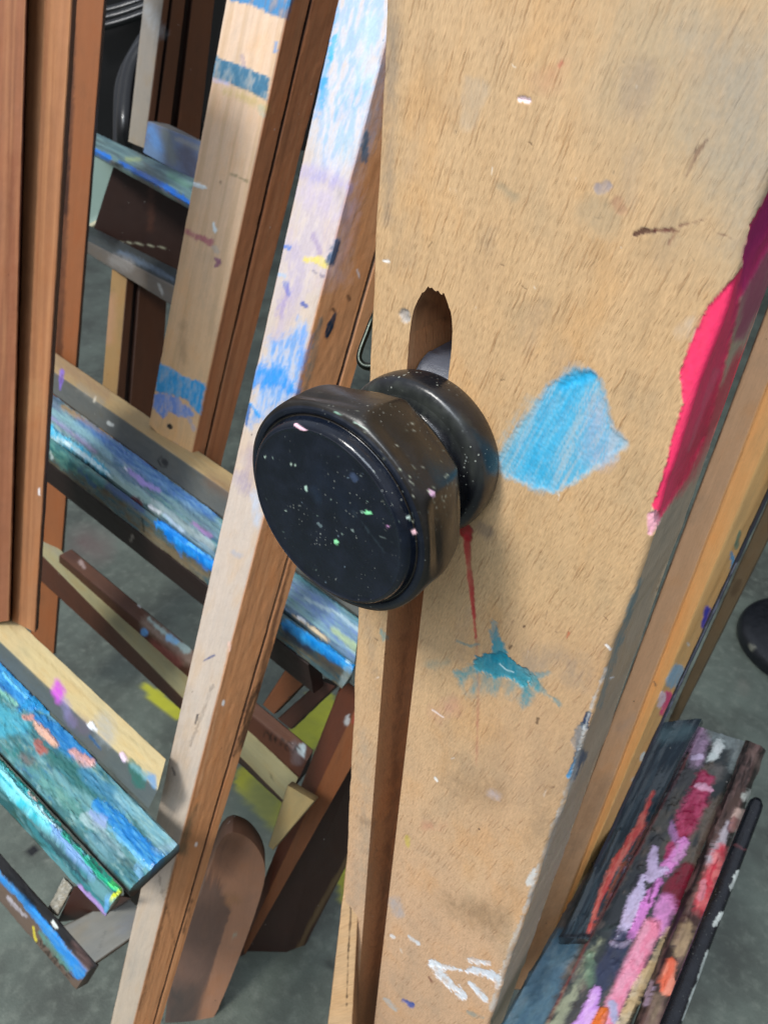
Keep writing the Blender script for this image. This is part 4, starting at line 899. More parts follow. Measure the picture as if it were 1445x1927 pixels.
tray('crossbar', [(136, 1033, ZC), (112, 1045, ZC-.004), (112, 1066, ZC-.03), (130, 1060, ZC-.04)],
     [(590, 1410, ZC), (578, 1432, ZC-.004), (556, 1480, ZC-.03), (580, 1450, ZC-.04)], e4, ['5a3a2a', '4a2a1c', '36190f', '36190f'], barm, 3.5, fleck=.2)
tray('lower_rail', [(60, 982, ZC-.02), (60, 1024, ZC-.02), (60, 1078, ZC-.05), (60, 1000, ZC-.05)],
     [(562, 1462, ZC-.02), (538, 1512, ZC-.02), (536, 1516, ZC-.05), (560, 1470, ZC-.05)], e4, ['a09a74', '4c2c1c', '4c2c1c', '4c2c1c'], [L([(75, 1010), (140, 1065)], 12, '8c8c80', .5, so=5, e=5), L([(500, 1450), (520, 1470)], 3, '4c4c38', .5, e=6)], 4, fleck=.25)
loft('rail_end_block', [P(541, 1478, .61), P(592, 1508, .58), P(600, 1500, .60), P(550, 1470, .63)], [P(505, 1592, .68), P(514, 1600, .67), P(522, 1592, .69), P(512, 1586, .70)], MW, e4, ['a08c60', '6c5c3c', '6c5c3c', '6c5c3c'], [], 5, fleck=.2)
loft('diagonal_brace', [P(555, 1232, .60), P(596, 1262, .59), P(604, 1258, .62), P(565, 1228, .63)], [P(494, 1326, .68), P(516, 1344, .67), P(524, 1340, .70), P(502, 1322, .71)], MW, e4, ['7a4c30', '48281a', '3c2016', '3c2016'], [L([(546, 1313), (547, 1315)], 6, '2a140c', 1, e=1)], 5, fleck=.3)
loft('diagonal_brace', [P(604, 1280, .60), P(632, 1292, .59), P(640, 1288, .62), P(612, 1276, .63)], [P(522, 1352, .69), P(548, 1372, .68), P(556, 1368, .71), P(530, 1348, .72)], MW, e4, ['4a2c24', '301a14', '301a14', '301a14'], [], 5, fleck=.2)
# long front leg
loft('leg', [P(640, 1290, .60), P(676, 1318, .58), P(676, 1418, .60), P(652, 1400, .66)], [P(448, 1780, .86), P(460, 1776, .84), P(462, 1796, .85), P(452, 1800, .88)], MW, e4,
     ['5a3222', '7c4c2e', '3c2016', '3c2016'], [L([(655, 1348), (652, 1360)], [8, 12], 'b8bcbc', .95, so=2, e=3), L([(672, 1344), (664, 1360)], [12, 5], '9c3c38', .8, so=4, e=3), L([(500, 1748), (502, 1752)], 7, 'c8ccc8', 1, e=2)], 4, ext=(.02, 0), fleck=.25)
# stained post standing behind tray 1 at the left
loft('rear_post', [P(140, -40, .80), P(200, -40, .78), P(205, -40, .83), P(146, -40, .85)], [P(56, 1230, 1.02), P(102, 1230, 1.0), P(106, 1230, 1.04), P(60, 1230, 1.06)], MW, e4,
     ['8a5430', '4c2a18', '4c2a18', '4c2a18'], [L([(124, 300), (110, 700)], [18, 14], '30180e', .7, so=4, e=3), L([(140, -40), (134, 200), (124, 400)], [12, 12, 10], '2c160c', .75, so=3, e=2)], 5, ext=(.1, .0), fleck=.25)

# ================================================================== REAR EASEL
e5 = thing('easel', 'rear easel with slim grey upright, short teal tray and grey crossbar', 'easel', tuple(P(300, 500, 1.3)*[1, 1, 0]), 'painted beech easels standing close together')
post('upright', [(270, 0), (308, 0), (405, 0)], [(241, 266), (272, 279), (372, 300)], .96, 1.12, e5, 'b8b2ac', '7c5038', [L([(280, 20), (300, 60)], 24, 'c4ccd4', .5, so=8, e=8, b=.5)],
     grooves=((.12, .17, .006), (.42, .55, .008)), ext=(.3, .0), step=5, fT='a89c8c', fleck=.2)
z3 = F(272, 285, 0)  # only direction
def depth_to_h(x, y, d):
    return -(cray(x, y)@DOWN)*d
h5 = depth_to_h(270, 290, 1.10)
tray('shelf', [(160, 240, h5), (160, 272, h5), (160, 284, h5-.012), (160, 250, h5-.012)], [(400, 352, h5), (385, 398, h5), (385, 410, h5-.012), (400, 360, h5-.012)], e5, ['587478', '8c7c78', '3c3430', '3c3430'],
     [M(['6c8c90', '4c5c60', '7c9c98'], (14, 60), .5, .7, r=.0003), L([(178, 284), (205, 298)], [10, 12], '1678dc', 1, so=2, e=3, r=.0006), L([(225, 305), (265, 328), (300, 345), (360, 384)], [5, 12, 11, 9], '1668c8', 1, so=2, e=4, r=.0006),
      L([(240, 300), (262, 300)], 8, 'b4c070', .5, so=4, e=3), L([(262, 312), (300, 335)], [10, 22], '4c4844', .5, so=7, e=6), L([(320, 330), (355, 350)], 10, '6c9c84', .6, so=4, e=5), L([(215, 308), (230, 314)], 8, '101820', .9, e=2)], 3.5, ch=.002, fleck=.05)
loft('painted_block', [P(279, 228, 1.08), P(312, 230, 1.12), P(310, 262, 1.15), P(270, 288, 1.09)], [P(385, 268, 1.0), P(400, 275, 1.06), P(400, 330, 1.06), P(378, 350, 1.0)], MW, e5, ['7c7c7c', '5c5c60', '5c5c60', '62708c'],
     [L([(285, 245), (300, 280)], [22, 20], '5a8cc8', .8, so=6, e=7, b=.5), L([(278, 280), (300, 300)], 20, '6484a8', .7, so=6, e=5), L([(312, 250), (325, 300)], 20, '6c746c', .7, so=6, e=6), L([(335, 262), (375, 280)], [10, 12], '8a8a84', .7, so=4, e=3), L([(350, 290), (365, 320)], 34, '403a48', .7, so=8, e=6)], 4, fleck=.05)
# dark box under the shelf, grey crossbar
loft('back_board', [P(215, 310, 1.16), P(400, 380, 1.14), P(400, 380, 1.22), P(215, 310, 1.24)], [P(170, 452, 1.24), P(400, 540, 1.2), P(400, 540, 1.28), P(170, 452, 1.32)], MW, e5, ['2a1710', '201008', '201008', '201008'],
     [L([(222, 455), (250, 457), (313, 467)], [2, 3.5, 2], 'a8a890', .9, so=1.2, e=.5), L([(285, 350), (284, 430)], 12, '4a2c20', .7, so=5, e=4)], 5, fleck=.1)
h6 = depth_to_h(250, 480, 1.12)
tray('crossbar', [(140, 410, h6), (140, 440, h6-.004), (140, 462, h6-.03), (140, 430, h6-.03)], [(400, 540, h6), (400, 575, h6-.004), (400, 622, h6-.034), (400, 560, h6-.034)], e5, ['3c4040', '787068', '3c3430', '3c3430'],
     [L([(165, 430), (215, 455)], 18, '141414', .8, so=5, e=4), L([(225, 475), (250, 485), (325, 525)], [8, 12, 8], '6a7a8c', .7, so=4, e=5, b=.4), L([(215, 490), (240, 500)], [20, 26], 'a09c98', .7, so=6, e=5), L([(300, 535), (306, 552)], 6, 'bcbcb8', .8, e=3)], 4, fleck=.1)
post('lower_post', [(211, 500), (240, 512), (315, 560)], [(190, 760), (216, 790), (300, 830)], 1.15, 1.2, e5, '9c7c50', '4c2e1c', [L([(210, 560), (205, 640)], 18, 'b08468', .6, so=7, e=6)], grooves=((.18, .3, .008),), ext=(.05, .6), step=6, fleck=.2)

# ================================================================== RIGHT EASEL
e6 = thing('easel', 'easel at the right edge with orange stained rails on a dark pink smeared tray', 'easel', tuple(P(1250, 1500, .62)*[1, 1, 0]), 'painted beech easels standing close together')
def xl(x0, y0, x1, y1, y): return x0+(x1-x0)*(y-y0)/(y1-y0)
def rp(y, d):
    a = (xl(1274, 1027, 986, 1793, y), y); b = (xl(1325, 1027, 1045, 1745, y), y); c = (xl(1360, 1027, 1053, 1745, y), y); e = (xl(1395, 1027, 1060, 1755, y), y)
    k = [P(*a, d*1.03), P(*b, d), P(b[0]+2, b[1], d+.006), P(*c, d+.002), P(*e, d+.018), P(*a, d+.05)]
    return k
r6 = [L([(1380, 1075), (1376, 1040)], [12, 6], '4aa8dc', .95, so=2, e=4, r=.0004), L([(1392, 1000), (1384, 1030)], [6, 8], '3c8878', .8, so=2, e=4), L([(1330, 1148), (1322, 1178)], [16, 10], '3c38b4', 1, so=2, e=4, r=.0004),
      L([(1275, 1262), (1262, 1284)], [26, 22], '94b8cc', .95, so=2.5, e=5, r=.0004), L([(1256, 1312), (1248, 1340)], [24, 16], 'e84a80', 1, so=2, e=5, r=.0004), L([(1246, 1306), (1240, 1328)], [10, 10], 'ecd4dc', .95, so=2, e=4), L([(1208, 1430), (1212, 1420)], 10, 'dfeeea', .95, so=2, e=4), L([(1190, 1468), (1196, 1464)], 9, 'dcdcd4', .9, so=2, e=4), L([(1180, 1500), (1176, 1512)], 4, 'f0f0ea', .9, e=2),
      L([(1293, 1210), (1295, 1214)], 5, 'e4e4dc', .9, e=1), L([(1166, 1370), (1190, 1350)], [20, 10], 'a8988c', .3, so=8, e=8), L([(1230, 1283), (1234, 1290)], 4, '38444c', .8, e=2), L([(1130, 1480), (1035, 1700), (1010, 1790)], [30, 40, 50], '3c2818', .3, so=20, e=10)]
loft('upright', rp(560, .365), rp(1790, .50), MW, e6, ['d8aa80', 'e0a468', 'f2b26c', 'e4b474', '8c6c50', '5c4838'], r6, 3.5, ext=(.25, .08), fleck=.25)
loft('metal_strip', [P(1397, 1020, .415), P(1405, 1020, .413), P(1406, 1020, .416), P(1398, 1020, .418)], [P(1056, 1758, .472), P(1062, 1758, .47), P(1063, 1758, .473), P(1057, 1758, .475)], MW, e6, ['383c48', '2c3038', '2c3038', '2c3038'],
     [L([(1385, 1060), (1300, 1240), (1200, 1470)], 2.5, '8f94a4', .7, so=1.5, e=2, b=.5)], 4, ext=(.35, 0), fleck=.1)
loft('rear_rail', [P(1406, 1027, .55), P(1438, 1027, .54), P(1440, 1027, .58), P(1408, 1027, .59)], [P(1250, 1372, .66), P(1266, 1372, .65), P(1268, 1372, .69), P(1252, 1372, .70)], MW, e6, ['7c684c', '5c4a34', '5c4a34', '5c4a34'],
     [L([(1390, 1095), (1380, 1115)], 12, '54402c', .6, so=4, e=4), L([(1275, 1310), (1262, 1345)], [10, 14], '40301c', .6, so=5, e=5)], 4, ext=(.6, 0), fleck=.3)
Z6 = -.46
t6top = [
    M(['1c242c', '2c3c44', '40484c'], (30, 260), .5, .85, r=.00025, g=.9),
    L([(1250, 1385), (1290, 1375)], 26, '4c6468', .6, so=8, e=6), L([(1228, 1492), (1200, 1560), (1160, 1620), (1128, 1690), (1105, 1760)], [7, 14, 16, 13, 5], 'b4403c', .95, so=3, e=5, b=.4, c2='d87060', r=.0006, g=.5),
    L([(1225, 1545), (1160, 1650), (1112, 1762)], [5, 7, 6], '8c4c34', .8, so=2.5, e=4, b=.5), L([(1110, 1760), (1060, 1762)], 7, '0c1018', .9, e=2),
]
tray('tray_back_rail', [(1241, 1360, Z6+.02), (1318, 1352, Z6+.02), (1322, 1360, Z6-.0), (1250, 1372, Z6-.0)], [(1053, 1764, Z6+.02), (1106, 1768, Z6+.02), (1100, 1776, Z6+.0), (1052, 1778, Z6-.0)], e6,
     ['1e2a33', '2a221f', '201c1a', '2c2a28'], t6top, 2.6, wob=.0009, ch=.002, crust=.8, fleck=.05)
t6bed = [
    M(['2c3034', '4c4a44', '38383a', '5c5248'], (22, 90), .5, .85, r=.00025, g=.9),
    M(['6c6058', '303c3c'], (70, 170), .6, .6, r=.0003),
    G([(1050, 1745), (1095, 1770), (1060, 1840), (1010, 1960), (920, 1960)], '3c5a6c', .9, so=6, e=8, b=.3, c2='4c6c7c'), L([(1000, 1880), (1030, 1830)], 22, '1f3848', .7, so=8, e=8),
    L([(1330, 1352), (1270, 1470), (1200, 1600), (1106, 1770), (1030, 1927)], [6, 5, 5, 5, 6], '6c3430', .85, so=2.5, e=3, b=.5, r=.0004), L([(1326, 1350), (1310, 1376)], [6, 14], '9c3440', .7, so=4, e=5, b=.4),
    L([(1310, 1350), (1318, 1392), (1308, 1430)], [14, 30, 30], 'a88aa4', .85, so=5, e=9, b=.5, r=.0004), L([(1352, 1402), (1340, 1425), (1330, 1432)], [20, 18, 8], 'c8d0cc', .95, so=3, e=6, r=.0006, b=.15, c2='dce0dc'),
    L([(1303, 1428), (1318, 1424)], 10, 'd4c0dc', .9, e=4), L([(1345, 1380), (1395, 1400), (1385, 1440)], [30, 40, 30], '8c9694', .7, so=8, e=9, b=.4), L([(1350, 1450), (1330, 1480)], [26, 12], '76706c', .6, so=7, e=8), L([(1400, 1408), (1420, 1412)], 8, '8c706c', .7, e=5),  # teal-grey at the tray's far end is a reflection put into the colour
    L([(1325, 1470), (1308, 1510), (1290, 1545), (1280, 1580)], [34, 40, 42, 20], '8c1c40', .95, so=5, e=9, b=.3, c2='b83c64', r=.0005, g=.6), L([(1312, 1482), (1336, 1486)], [12, 11], 'd8a4bc', .95, so=2, e=4, r=.0006), L([(1262, 1550), (1268, 1580)], [10, 16], 'a878ac', .8, so=4, e=6, b=.4),
    L([(1345, 1560), (1320, 1640), (1275, 1690)], [30, 20, 40], '4c1824', .8, so=8, e=9, b=.3), L([(1340, 1540), (1330, 1570)], 30, '6c6054', .6, so=8, e=8, b=.5),
    L([(1285, 1590), (1268, 1612), (1250, 1640)], [24, 32, 20], 'cc80be', 1, so=4, e=7, b=.3, c2='ca90c0', r=.0007, g=.6), L([(1262, 1590), (1252, 1615)], [14, 10], 'a4345c', .9, so=4, e=5), L([(1230, 1600), (1222, 1650), (1250, 1640)], [14, 24, 14], 'bcaacc', .95, so=3, e=6, b=.3, r=.0006),
    L([(1290, 1640), (1262, 1680), (1270, 1700)], [30, 36, 28], '6c1428', .95, so=5, e=7, b=.3, g=.6), L([(1208, 1652), (1195, 1700), (1180, 1740), (1162, 1765)], [14, 30, 26, 12], 'bcb0d0', .98, so=3, e=8, b=.3, c2='c4b4d4', r=.0007, g=.5),
    L([(1240, 1660), (1210, 1710), (1185, 1765)], [12, 22, 18], 'cc7cc4', .95, so=3, e=6, b=.2, r=.0005), L([(1228, 1668), (1218, 1700)], 5, '3c2430', .8, e=4), L([(1252, 1700), (1240, 1745)], [34, 30], 'cc84c0', .9, so=6, e=8, b=.35, r=.0004),
    L([(1152, 1776), (1170, 1780), (1185, 1772)], [14, 13, 6], 'e4d0ec', 1, so=2, e=4, r=.001, g=.6), L([(1225, 1745), (1195, 1810), (1165, 1870), (1140, 1927)], [34, 40, 34, 30], 'd07a94', 1, so=5, e=7, b=.2, c2='dc94ac', r=.0006, g=.6),
    L([(1170, 1770), (1140, 1830), (1125, 1870)], [40, 44, 20], '2c344c', .9, so=7, e=8, b=.4), L([(1120, 1865), (1110, 1900), (1090, 1935)], [16, 30, 34], 'b888cc', 1, so=3, e=7, b=.2, c2='d0a4dc', r=.0008), L([(1134, 1905), (1122, 1935)], [20, 28], 'c86420', 1, so=2, e=4, r=.0008, g=.6), L([(1150, 1890), (1155, 1920)], 16, '8ca0c0', .8, so=4, e=6),
    L([(1130, 1770), (1095, 1830), (1060, 1900), (1040, 1935)], [10, 22, 22, 24], '8c9078', .9, so=5, e=9, b=.6, c2='5c6458', r=.0003), L([(1110, 1800), (1108, 1850)], 16, '5c7c64', .6, so=5, e=8, b=.5),
    L([(1255, 1750), (1230, 1810), (1195, 1870), (1165, 1935)], [7, 14, 26, 16], 'b8a078', .9, so=4, e=8, b=.55, c2='d0bc98', r=.0004),
    L([(1200, 1650), (1190, 1670)], 10, '20202a', .7, e=5), L([(1180, 1590), (1160, 1640), (1130, 1700)], 9, '504c40', .6, so=4, e=6, b=.6), L([(1270, 1440), (1255, 1520)], 20, '28323a', .6, so=6, e=7),
]
tray('tray_bed', [(1268, 1357, Z6), (1400, 1395, Z6), (1404, 1398, Z6-.014), (1272, 1362, Z6-.014)], [(920, 1965, Z6), (1168, 1965, Z6), (1172, 1968, Z6-.014), (924, 1968, Z6-.014)], e6,
     ['2e3436', '1c1614', '2c2420', '2c2420'], t6bed, 2.6, wob=.0009, ch=.002, crust=.8, fleck=.05, relief=1.3)
t6lip = [
    M(['4c3c38', '2c2422', '6c5450'], (50, 300), .5, .8, r=.0003), L([(1410, 1490), (1400, 1500)], [10, 16], 'b0b4ac', .9, so=3, e=5, r=.0005), L([(1390, 1530), (1378, 1556)], [20, 18], 'c4a89c', .9, so=3, e=7, b=.4, r=.0006), L([(1415, 1420), (1428, 1440)], 14, '78645c', .6, so=5, e=7),
    L([(1368, 1550), (1355, 1590), (1336, 1620)], [8, 22, 24], 'a8a0a8', .95, so=3, e=6, b=.3, r=.0006), L([(1372, 1560), (1380, 1545)], 14, '6c2c30', .7, e=5), L([(1355, 1600), (1340, 1650), (1320, 1710)], [24, 34, 34], 'c03c4a', .95, so=5, e=8, b=.3, c2='dc7474', r=.0005, g=.5),
    L([(1322, 1660), (1316, 1690)], 10, 'c07c88', .8, e=5), L([(1310, 1720), (1290, 1740)], [20, 30], '3c2424', .7, so=6, e=7), L([(1292, 1745), (1278, 1790)], [22, 26], 'a89070', .85, so=5, e=8, b=.5), L([(1262, 1812), (1252, 1860)], [22, 26], 'd8684c', 1, so=3, e=6, b=.2, c2='e89078', r=.0007, g=.5), L([(1236, 1880), (1225, 1925)], 20, '9c8870', .6, so=6, e=8, b=.6),
    L([(1225, 1850), (1215, 1890)], 10, 'b4a0b8', .7, e=6, b=.4),
]
tray('tray_lip', [(1402, 1392, Z6-.002), (1412, 1396, Z6+.008), (1434, 1406, Z6+.004), (1440, 1412, Z6-.014)], [(1172, 1965, Z6-.002), (1190, 1965, Z6+.008), (1229, 1965, Z6+.004), (1235, 1965, Z6-.014)], e6, ['1a1414', '4c3c38', '201a18', '201a18'],
     t6lip, 2.6, wob=.0009, ch=.002, crust=.8, fleck=.05, relief=1.3)
# black lacquered paintbrush handle resting beside the tray lip
def rod(name, a, b, r0, r1, label, marks):
    ax = nz(b-a); ln = np.linalg.norm(b-a)
    pr = [(-.0035, .0001), (-.003, r0*.55), (0, r0*.93), (.004, r0)]+[(ln*k/8, r0+(r1-r0)*k/8) for k in range(1, 9)]+[(ln+.001, .0001)]
    o = lathe(name, pr, None, '0b0e14', 40, marks, None, None, .2, .22, center=a, axis=ax)
    return tag(o, label, 'rod')
rod('handle_rod', P(1422, 1512, .455), P(1247, 1962, .365), .0042, .0046, 'glossy black round rod spattered with white beside the pink smeared tray',
    [L([(1388, 1640), (1376, 1670)], [8, 12], 'b8c0bc', .9, so=2, e=5, r=.0002, b=.4), L([(1355, 1720), (1345, 1740)], [12, 10], 'c0c8c4', .9, so=2, e=5, b=.4), L([(1330, 1790), (1318, 1830), (1300, 1880), (1285, 1920)], [5, 6, 7, 5], 'aeb8b4', .9, so=2, e=3, b=.4), L([(1400, 1600), (1385, 1590)], 8, '5c3438', .6, e=4)])

# ================================================================== other things
tube_o = None
bd = thing('wooden_paddle', 'brown round-ended wooden board standing on the floor below the crossbar', 'board', tuple(P(400, 1900, .80)))
def slab(name, poly, d0, d1, thick, tint, parent, strokes, y0, y1, step=6, side=None):
    """flat panel with an outline given by sight lines onto a leaning plane"""
    pts = [P(x, y, d0+(d1-d0)*(y-y0)/(y1-y0)+0.00012*(x-poly[0][0])) for x, y in poly]
    pts = np.array(pts); cen = pts.mean(0); n = len(pts)
    nr = nz(np.cross(pts[n//3]-pts[0], pts[2*n//3]-pts[0]))
    if nr@(CAM-cen) < 0: nr = -nr
    V = [pts]; Q = []
    rings = 14
    for k in range(1, rings): V.append(cen+(pts-cen)*(1-k/rings))
    V = np.vstack(V+[cen[None]])
    for k in range(rings-1):
        for i in range(n): Q.append([k*n+i, k*n+(i+1) % n, (k+1)*n+(i+1) % n, (k+1)*n+i])
    c = rings*n
    for i in range(n): Q.append([(rings-1)*n+i, (rings-1)*n+(i+1) % n, c])
    b0 = len(V); V = np.vstack([V, pts-nr*thick+0])
    for i in range(n): Q.append([i, b0+i, b0+(i+1) % n, (i+1) % n])
    Q.append([b0+i for i in range(n)])
    T = np.ones((len(V), 3))*lin(tint); 
    if side: T[b0:] = lin(side)
    NSEED[0] += 1
    guv = np.column_stack([V[:, 2], V[:, 0], np.full(len(V), NSEED[0]*.37), np.zeros(len(V))])
    Q2 = [q[::-1] for q in Q]
    return mesh_np(name, V, Q2, MW, parent, guv, T, strokes, .2, 35)
def curve(pts, n=3):
    p = [np.array(q, float) for q in pts]
    for _ in range(n):
        q = []
        for i in range(len(p)): a, b = p[i], p[(i+1) % len(p)]; q += [a*.75+b*.25, a*.25+b*.75]
        p = q
    return [tuple(x) for x in p]
def densify(pts, st=14):
    out = []
    for i in range(len(pts)):
        a, b = np.array(pts[i]), np.array(pts[(i+1) % len(pts)]); k = max(1, int(np.linalg.norm(b-a)/st))
        out += [tuple(a+(b-a)*j/k) for j in range(k)]
    return out
slab('board_face', densify(curve([(420, 1562), (468, 1572), (500, 1620), (498, 1668), (452, 1800), (385, 1960), (300, 1990), (330, 1800), (390, 1650)], 2)), .70, .86, .02, 'b4866a', bd,
     [G([(385, 1640), (415, 1668), (436, 1712), (418, 1765), (345, 1995), (260, 1995), (320, 1700)], '6c5850', .85, so=2.5, e=2, b=.1), G([(350, 1850), (380, 1860), (350, 1990), (300, 1990), (310, 1850)], '2c3a3c', .6, so=18, e=10),
      G([(395, 1560), (470, 1570), (440, 1640), (390, 1660)], '4c3028', .6, so=18, e=8), L([(436, 1690), (450, 1695)], [20, 14], 'a87c50', .5, so=5, e=6, b=.5), L([(445, 1755), (438, 1766)], [4, 7], 'a8a490', .9, so=2, e=2)], 1560, 1990, side='4c3424')
tag(bd, 'brown round-ended wooden board standing on the floor below the crossbar', 'board')
b2 = slab('dark_panel', densify([(690, 1400), (690, 1555), (512, 1900), (504, 1898), (470, 1870), (440, 1820), (440, 1780), (560, 1560)], 16), .78, .99, .012, '3c2820', None,  # outline widened so the panel stands in for dark floor shade
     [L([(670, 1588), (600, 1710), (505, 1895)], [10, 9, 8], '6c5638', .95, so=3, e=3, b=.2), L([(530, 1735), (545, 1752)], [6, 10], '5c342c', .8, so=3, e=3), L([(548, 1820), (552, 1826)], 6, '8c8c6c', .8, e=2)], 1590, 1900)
tag(b2, 'dark brown triangular board with a pale edge, widened to stand in for floor shade, leaning between the legs below the knob', 'board')

stool = thing('stool_base', 'round black disc base on the grey floor at the right edge', 'stool', tuple(F(1500, 1215, -H)))
c = F(1514, 1224, -H)
lathe('base_disc', [(0, .0001), (0, .118)]+arcp([(0, .118), (.006, .121), (.022, .120), (.030, .112), (.034, .09)])+[(.045, .03), (.046, .0001)], stool, '101318', 90, [L([(1413, 1218), (1416, 1220)], 12, '78786c', .8, so=2, e=3), L([(1400, 1262), (1404, 1270)], 4, '50504a', .6, e=3)], None, None, .2, .3, center=c, axis=(0, 0, 1))
lathe('stool_column', [(.03, .02), (.5, .02)], stool, '101318', 30, None, None, MBLK, center=c, axis=(0, 0, 1))

ch_ = thing('chair', 'black glossy bent-frame chair seen through the gap at the upper left', 'chair', tuple(P(215, 200, 1.75)*[1, 1, 0]))
dk = 1.5
tube('bent_frame', [P(300, 60, dk), P(268, 90, dk), P(247, 125, dk), P(238, 175, dk), P(234, 240, dk), P(236, 300, dk+.05)], .016, MBLK, ch_, 18)
tube('bent_frame', [P(290, 40, dk+.1), P(250, 100, dk+.1), P(226, 150, dk+.1), P(222, 200, dk+.1), P(222, 320, dk+.1)], .010, MBLK, ch_, 14)
for i, (ya, yb) in enumerate(((26, 6), (40, 18), (54, 32))):
    tube('slat', [P(150, ya, dk+.2), P(215, (ya+yb)/2+4, dk+.2), P(330, yb-30, dk+.2)], .009, MBLK, ch_, 12)
def box(name, c, s, mat, parent=None, rz=0, bev=.01):
    import bmesh
    bm = bmesh.new(); bmesh.ops.create_cube(bm, size=1)
    for v in bm.verts: v.co = (v.co.x*s[0], v.co.y*s[1], v.co.z*s[2])
    bmesh.ops.bevel(bm, geom=bm.edges[:], offset=bev, segments=3, affect='EDGES')
    me = bpy.data.meshes.new(name); bm.to_mesh(me); bm.free()
    o = link(name, me, mat, parent); cc = np.array(c)-basepos(parent); o.location = cc; o.rotation_euler = (0, 0, rz); return o
MSEAT = simple('black_vinyl', '0b0c0e', .42, 0, .001, .5, 12)
box('seat_pad', P(205, 130, 1.9), (.5, .1, .62), MSEAT, ch_, .3, .03)

# round white tray/plate with cream rim in the gap
plc = P(122, 330, 1.3)
pl = thing('round_tray', 'white round plastic tray with cream rim, half hidden behind the stained post at upper left', 'tray', tuple(plc))
axp = nz(CAM-plc+np.array([.2, 0, .1]))
MPL = simple('white_plastic', '8ea69c', .45, 0, .0004, .2, 9); MRIM = simple('cream_rim', 'c8c2a4', .4)
rr_ = 95*1.3/FPX
lathe('tray_disc', [(0, .0001), (0, rr_*.9), (.002, rr_*.97), (.006, rr_*.97)], pl, '9ab4a8', 72, None, None, MPL, center=plc, axis=axp)
V = [plc+axp*.004+ (nz(np.cross(axp, (0, 0, 1)))*math.cos(a)+np.cross(axp, nz(np.cross(axp, (0, 0, 1))))*math.sin(a))*rr_ for a in np.linspace(0, 2*math.pi, 60)]
tube('rim', V, .0042, MRIM, pl, 10)

# ================================================================== setting
def ground_material():
    m, nt, bs = newmat('worn_concrete'); g = NT(nt)
    tc = g.n('ShaderNodeTexCoord'); v = tc.outputs['Object']; pa = g.at('paint')
    n1 = g.noise(v, 6, 6, .6); n2 = g.noise(v, 60, 5, .65); n3 = g.noise(v, 500, 3)
    c = g.mix(g.ramp(n1, .3, .7), (.060, .068, .056, 1), (.135, .165, .135, 1))
    c = g.mix(g.m('MULTIPLY', g.ramp(n2, .45, .75), .5), c, (.20, .225, .185, 1))
    sv = g.m('ADD', .8, g.m('MULTIPLY', n3, .4)); c = g.mix(1.0, c, g.comb(sv, sv, sv), 'MULTIPLY')
    vo = g.n('ShaderNodeTexVoronoi'); g.l(v, vo.inputs['Vector']); vo.inputs['Scale'].default_value = 28
    sc = g.n('ShaderNodeSeparateColor'); g.l(vo.outputs['Color'], sc.inputs[0])
    sp_ = g.m('MULTIPLY', g.m('LESS_THAN', vo.outputs['Distance'], g.m('MULTIPLY', sc.outputs[1], .09)), g.m('GREATER_THAN', sc.outputs[0], .6))
    c = g.mix(g.m('MULTIPLY', sp_, .5), c, g.mix(g.m('GREATER_THAN', sc.outputs[2], .5), (.02, .02, .02, 1), (.4, .42, .4, 1)))
    c = g.mix(pa.outputs['Alpha'], c, pa.outputs['Color'])
    g.l(c, bs.inputs['Base Color']); g.l(g.m('ADD', .35, g.m('MULTIPLY', n2, .3)), bs.inputs['Roughness'])
    b = g.n('ShaderNodeBump'); b.inputs['Strength'].default_value = .4; b.inputs['Distance'].default_value = .002
    g.l(g.m('ADD', n2, g.m('MULTIPLY', n3, .4)), b.inputs['Height']); g.l(b.outputs[0], bs.inputs['Normal'])
    return m
gx = np.concatenate([[-14, -8, -5, -3], np.arange(-2.2, 1.8, .0075), [3, 5, 8, 14]]); gy = np.concatenate([[-6, -3, -1.5], np.arange(-.6, 2.6, .0075), [3.2, 4, 6, 9, 14]])
Xg, Yg = np.meshgrid(gx, gy, indexing='xy'); a, b = Xg.shape
V = np.stack([Xg, Yg, np.zeros_like(Xg)], -1).reshape(-1, 3)
r, c = np.meshgrid(np.arange(a-1), np.arange(b-1), indexing='ij'); i = r*b+c
Q = np.stack([i, i+1, i+b+1, i+b], -1).reshape(-1, 4)
depthc = -((V-CAM)@RW)[:, 2]
vis = depthc > .1
floor_marks = [
    L([(160, 1020), (185, 1030)], 50, '6c4c4c', .5, so=20, e=4, b=.2),
    L([(275, 1295), (300, 1315), (335, 1345)], [20, 30, 22], 'b4b42c', .95, so=3, e=3, b=.15), L([(600, 1330), (590, 1370), (560, 1400)], [70, 60, 60], 'a8ac2c', .95, so=4, e=4, b=.15),
    L([(470, 1470), (540, 1540)], [60, 70], 'a0a024', .9, so=5, e=4, b=.2), L([(640, 1625), (652, 1690)], [30, 26], 'b4b430', .9, so=4, e=3), 
    G([(480, 1455), (530, 1500), (520, 1560), (470, 1560), (440, 1520)], '4c5c54', .5, so=14, e=5),  # lit patch of floor put into the colour
    L([(45, 1600), (62, 1601)], [4, 22], '080a10', 1, so=1.5, e=.5), L([(1395, 1290), (1400, 1300)], 22, '6c6c62', .5, so=6, e=4, b=.4),
    L([(150, 1440), (300, 1450)], 40, '1a1a1a', .2, so=20, e=4), L([(620, 1810), (650, 1840)], 20, '101010', .7, so=6, e=3),
    L([(985, 1715), (960, 1800)], 40, '8c8848', .7, so=8, e=4, b=.3),
]
Vp = V.copy(); Vp[~vis] = P(-4000, -4000, 1)
NSEED[0] += 1
guvf = np.column_stack([V[:, 0]*.4, V[:, 1]*.4, np.zeros(len(V)), np.zeros(len(V))])
_g = np.random.RandomState(9)
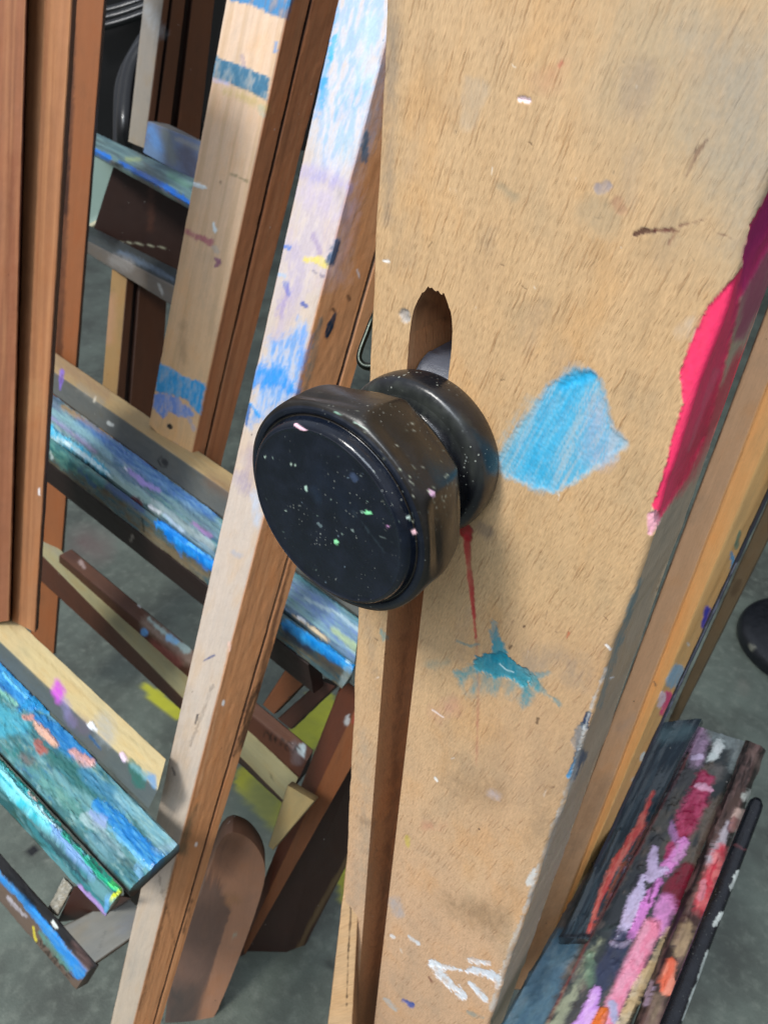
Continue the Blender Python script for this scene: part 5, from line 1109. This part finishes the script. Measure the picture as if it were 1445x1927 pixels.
for i in range(90):
    x, y = _g.uniform(0, 1445), _g.uniform(350, 1927); a_ = _g.uniform(0, 6.3); ln = _g.uniform(1, 34)
    floor_marks.append(L([(x, y), (x+ln*math.cos(a_), y+ln*math.sin(a_))], _g.uniform(2, 9), ['2c2e2a', 'a8aca0', '48504a', '8c5c5c', '4c6c8c', 'c4c8c0'][i % 6], _g.uniform(.25, .8), so=_g.uniform(1, 4), e=1.5))
fl = mesh_np('floor', V, Q, ground_material(), None, guvf, lin('50544c'), None, 0, 60)
rgba, _, _, _ = paint(floor_marks, Vp, guvf, np.ones((len(V), 3))*lin('50544c'))
fl.data.attributes['paint'].data.foreach_set('color', rgba.astype(np.float32).ravel())
fl['kind'] = 'structure'
wallm = simple('dark_wall', '15130f', .8, 0, .002, .5, 3)
w = box('back_wall', (0, 4.2, 1.6), (14, .2, 3.6), wallm, None, 0, .01); w['kind'] = 'structure'

# ================================================================== light, camera
world = bpy.data.worlds.new('World'); bpy.context.scene.world = world; world.use_nodes = True
bg = world.node_tree.nodes['Background']; bg.inputs[1].default_value = 1.0
g_ = NT(world.node_tree); tc_ = g_.n('ShaderNodeTexCoord'); sx_ = g_.n('ShaderNodeSeparateXYZ'); g_.l(tc_.outputs['Generated'], sx_.inputs[0])
g_.l(g_.mix(g_.ramp(sx_.outputs[2], -.15, .75), (.24, .22, .20, 1), (.66, .71, .81, 1)), bg.inputs[0])
def area(name, loc, tgt, size, power, col, sy=None):
    l = bpy.data.lights.new(name, 'AREA'); l.energy = power; l.color = col; l.shape = 'RECTANGLE'; l.size = size; l.size_y = sy or size
    o = bpy.data.objects.new(name, l); COL.objects.link(o); o.location = loc
    d = nz(np.array(tgt)-np.array(loc)); 
    from mathutils import Vector
    o.rotation_euler = Vector(d).to_track_quat('-Z', 'Y').to_euler(); return o
tgt = N(800, 900)
area('ceiling_lamp', (-.42, -1.15, H+1.6), tgt, .42, 50, (1, .97, .92), .45)
area('window_light', (.35, -1.5, H+1.7), tgt, 1.2, 31, (.78, .88, 1), 1.0)

cam = bpy.data.cameras.new('camera'); co = bpy.data.objects.new('camera', cam); COL.objects.link(co)
from mathutils import Matrix
mt = Matrix([[*RW[0], CAM[0]], [*RW[1], CAM[1]], [*RW[2], CAM[2]], [0, 0, 0, 1]])
co.matrix_world = mt
cam.sensor_fit = 'VERTICAL'; cam.sensor_height = 36; cam.sensor_width = 27; cam.lens = FPX/1927*36
cam.clip_start = .01; cam.clip_end = 100
cam.dof.use_dof = True; cam.dof.focus_distance = .235; cam.dof.aperture_fstop = 32
sc = bpy.context.scene; sc.camera = co
sc.view_settings.view_transform = 'Standard'; sc.view_settings.look = 'None'; sc.view_settings.exposure = 0
sc.cycles.use_denoising = True
sc.cycles.max_bounces = 5; sc.cycles.diffuse_bounces = 3; sc.cycles.glossy_bounces = 3
sc.cycles.use_adaptive_sampling = True; sc.cycles.adaptive_threshold = .02
print('det', np.linalg.det(RW), 'script', time.time()-T0)
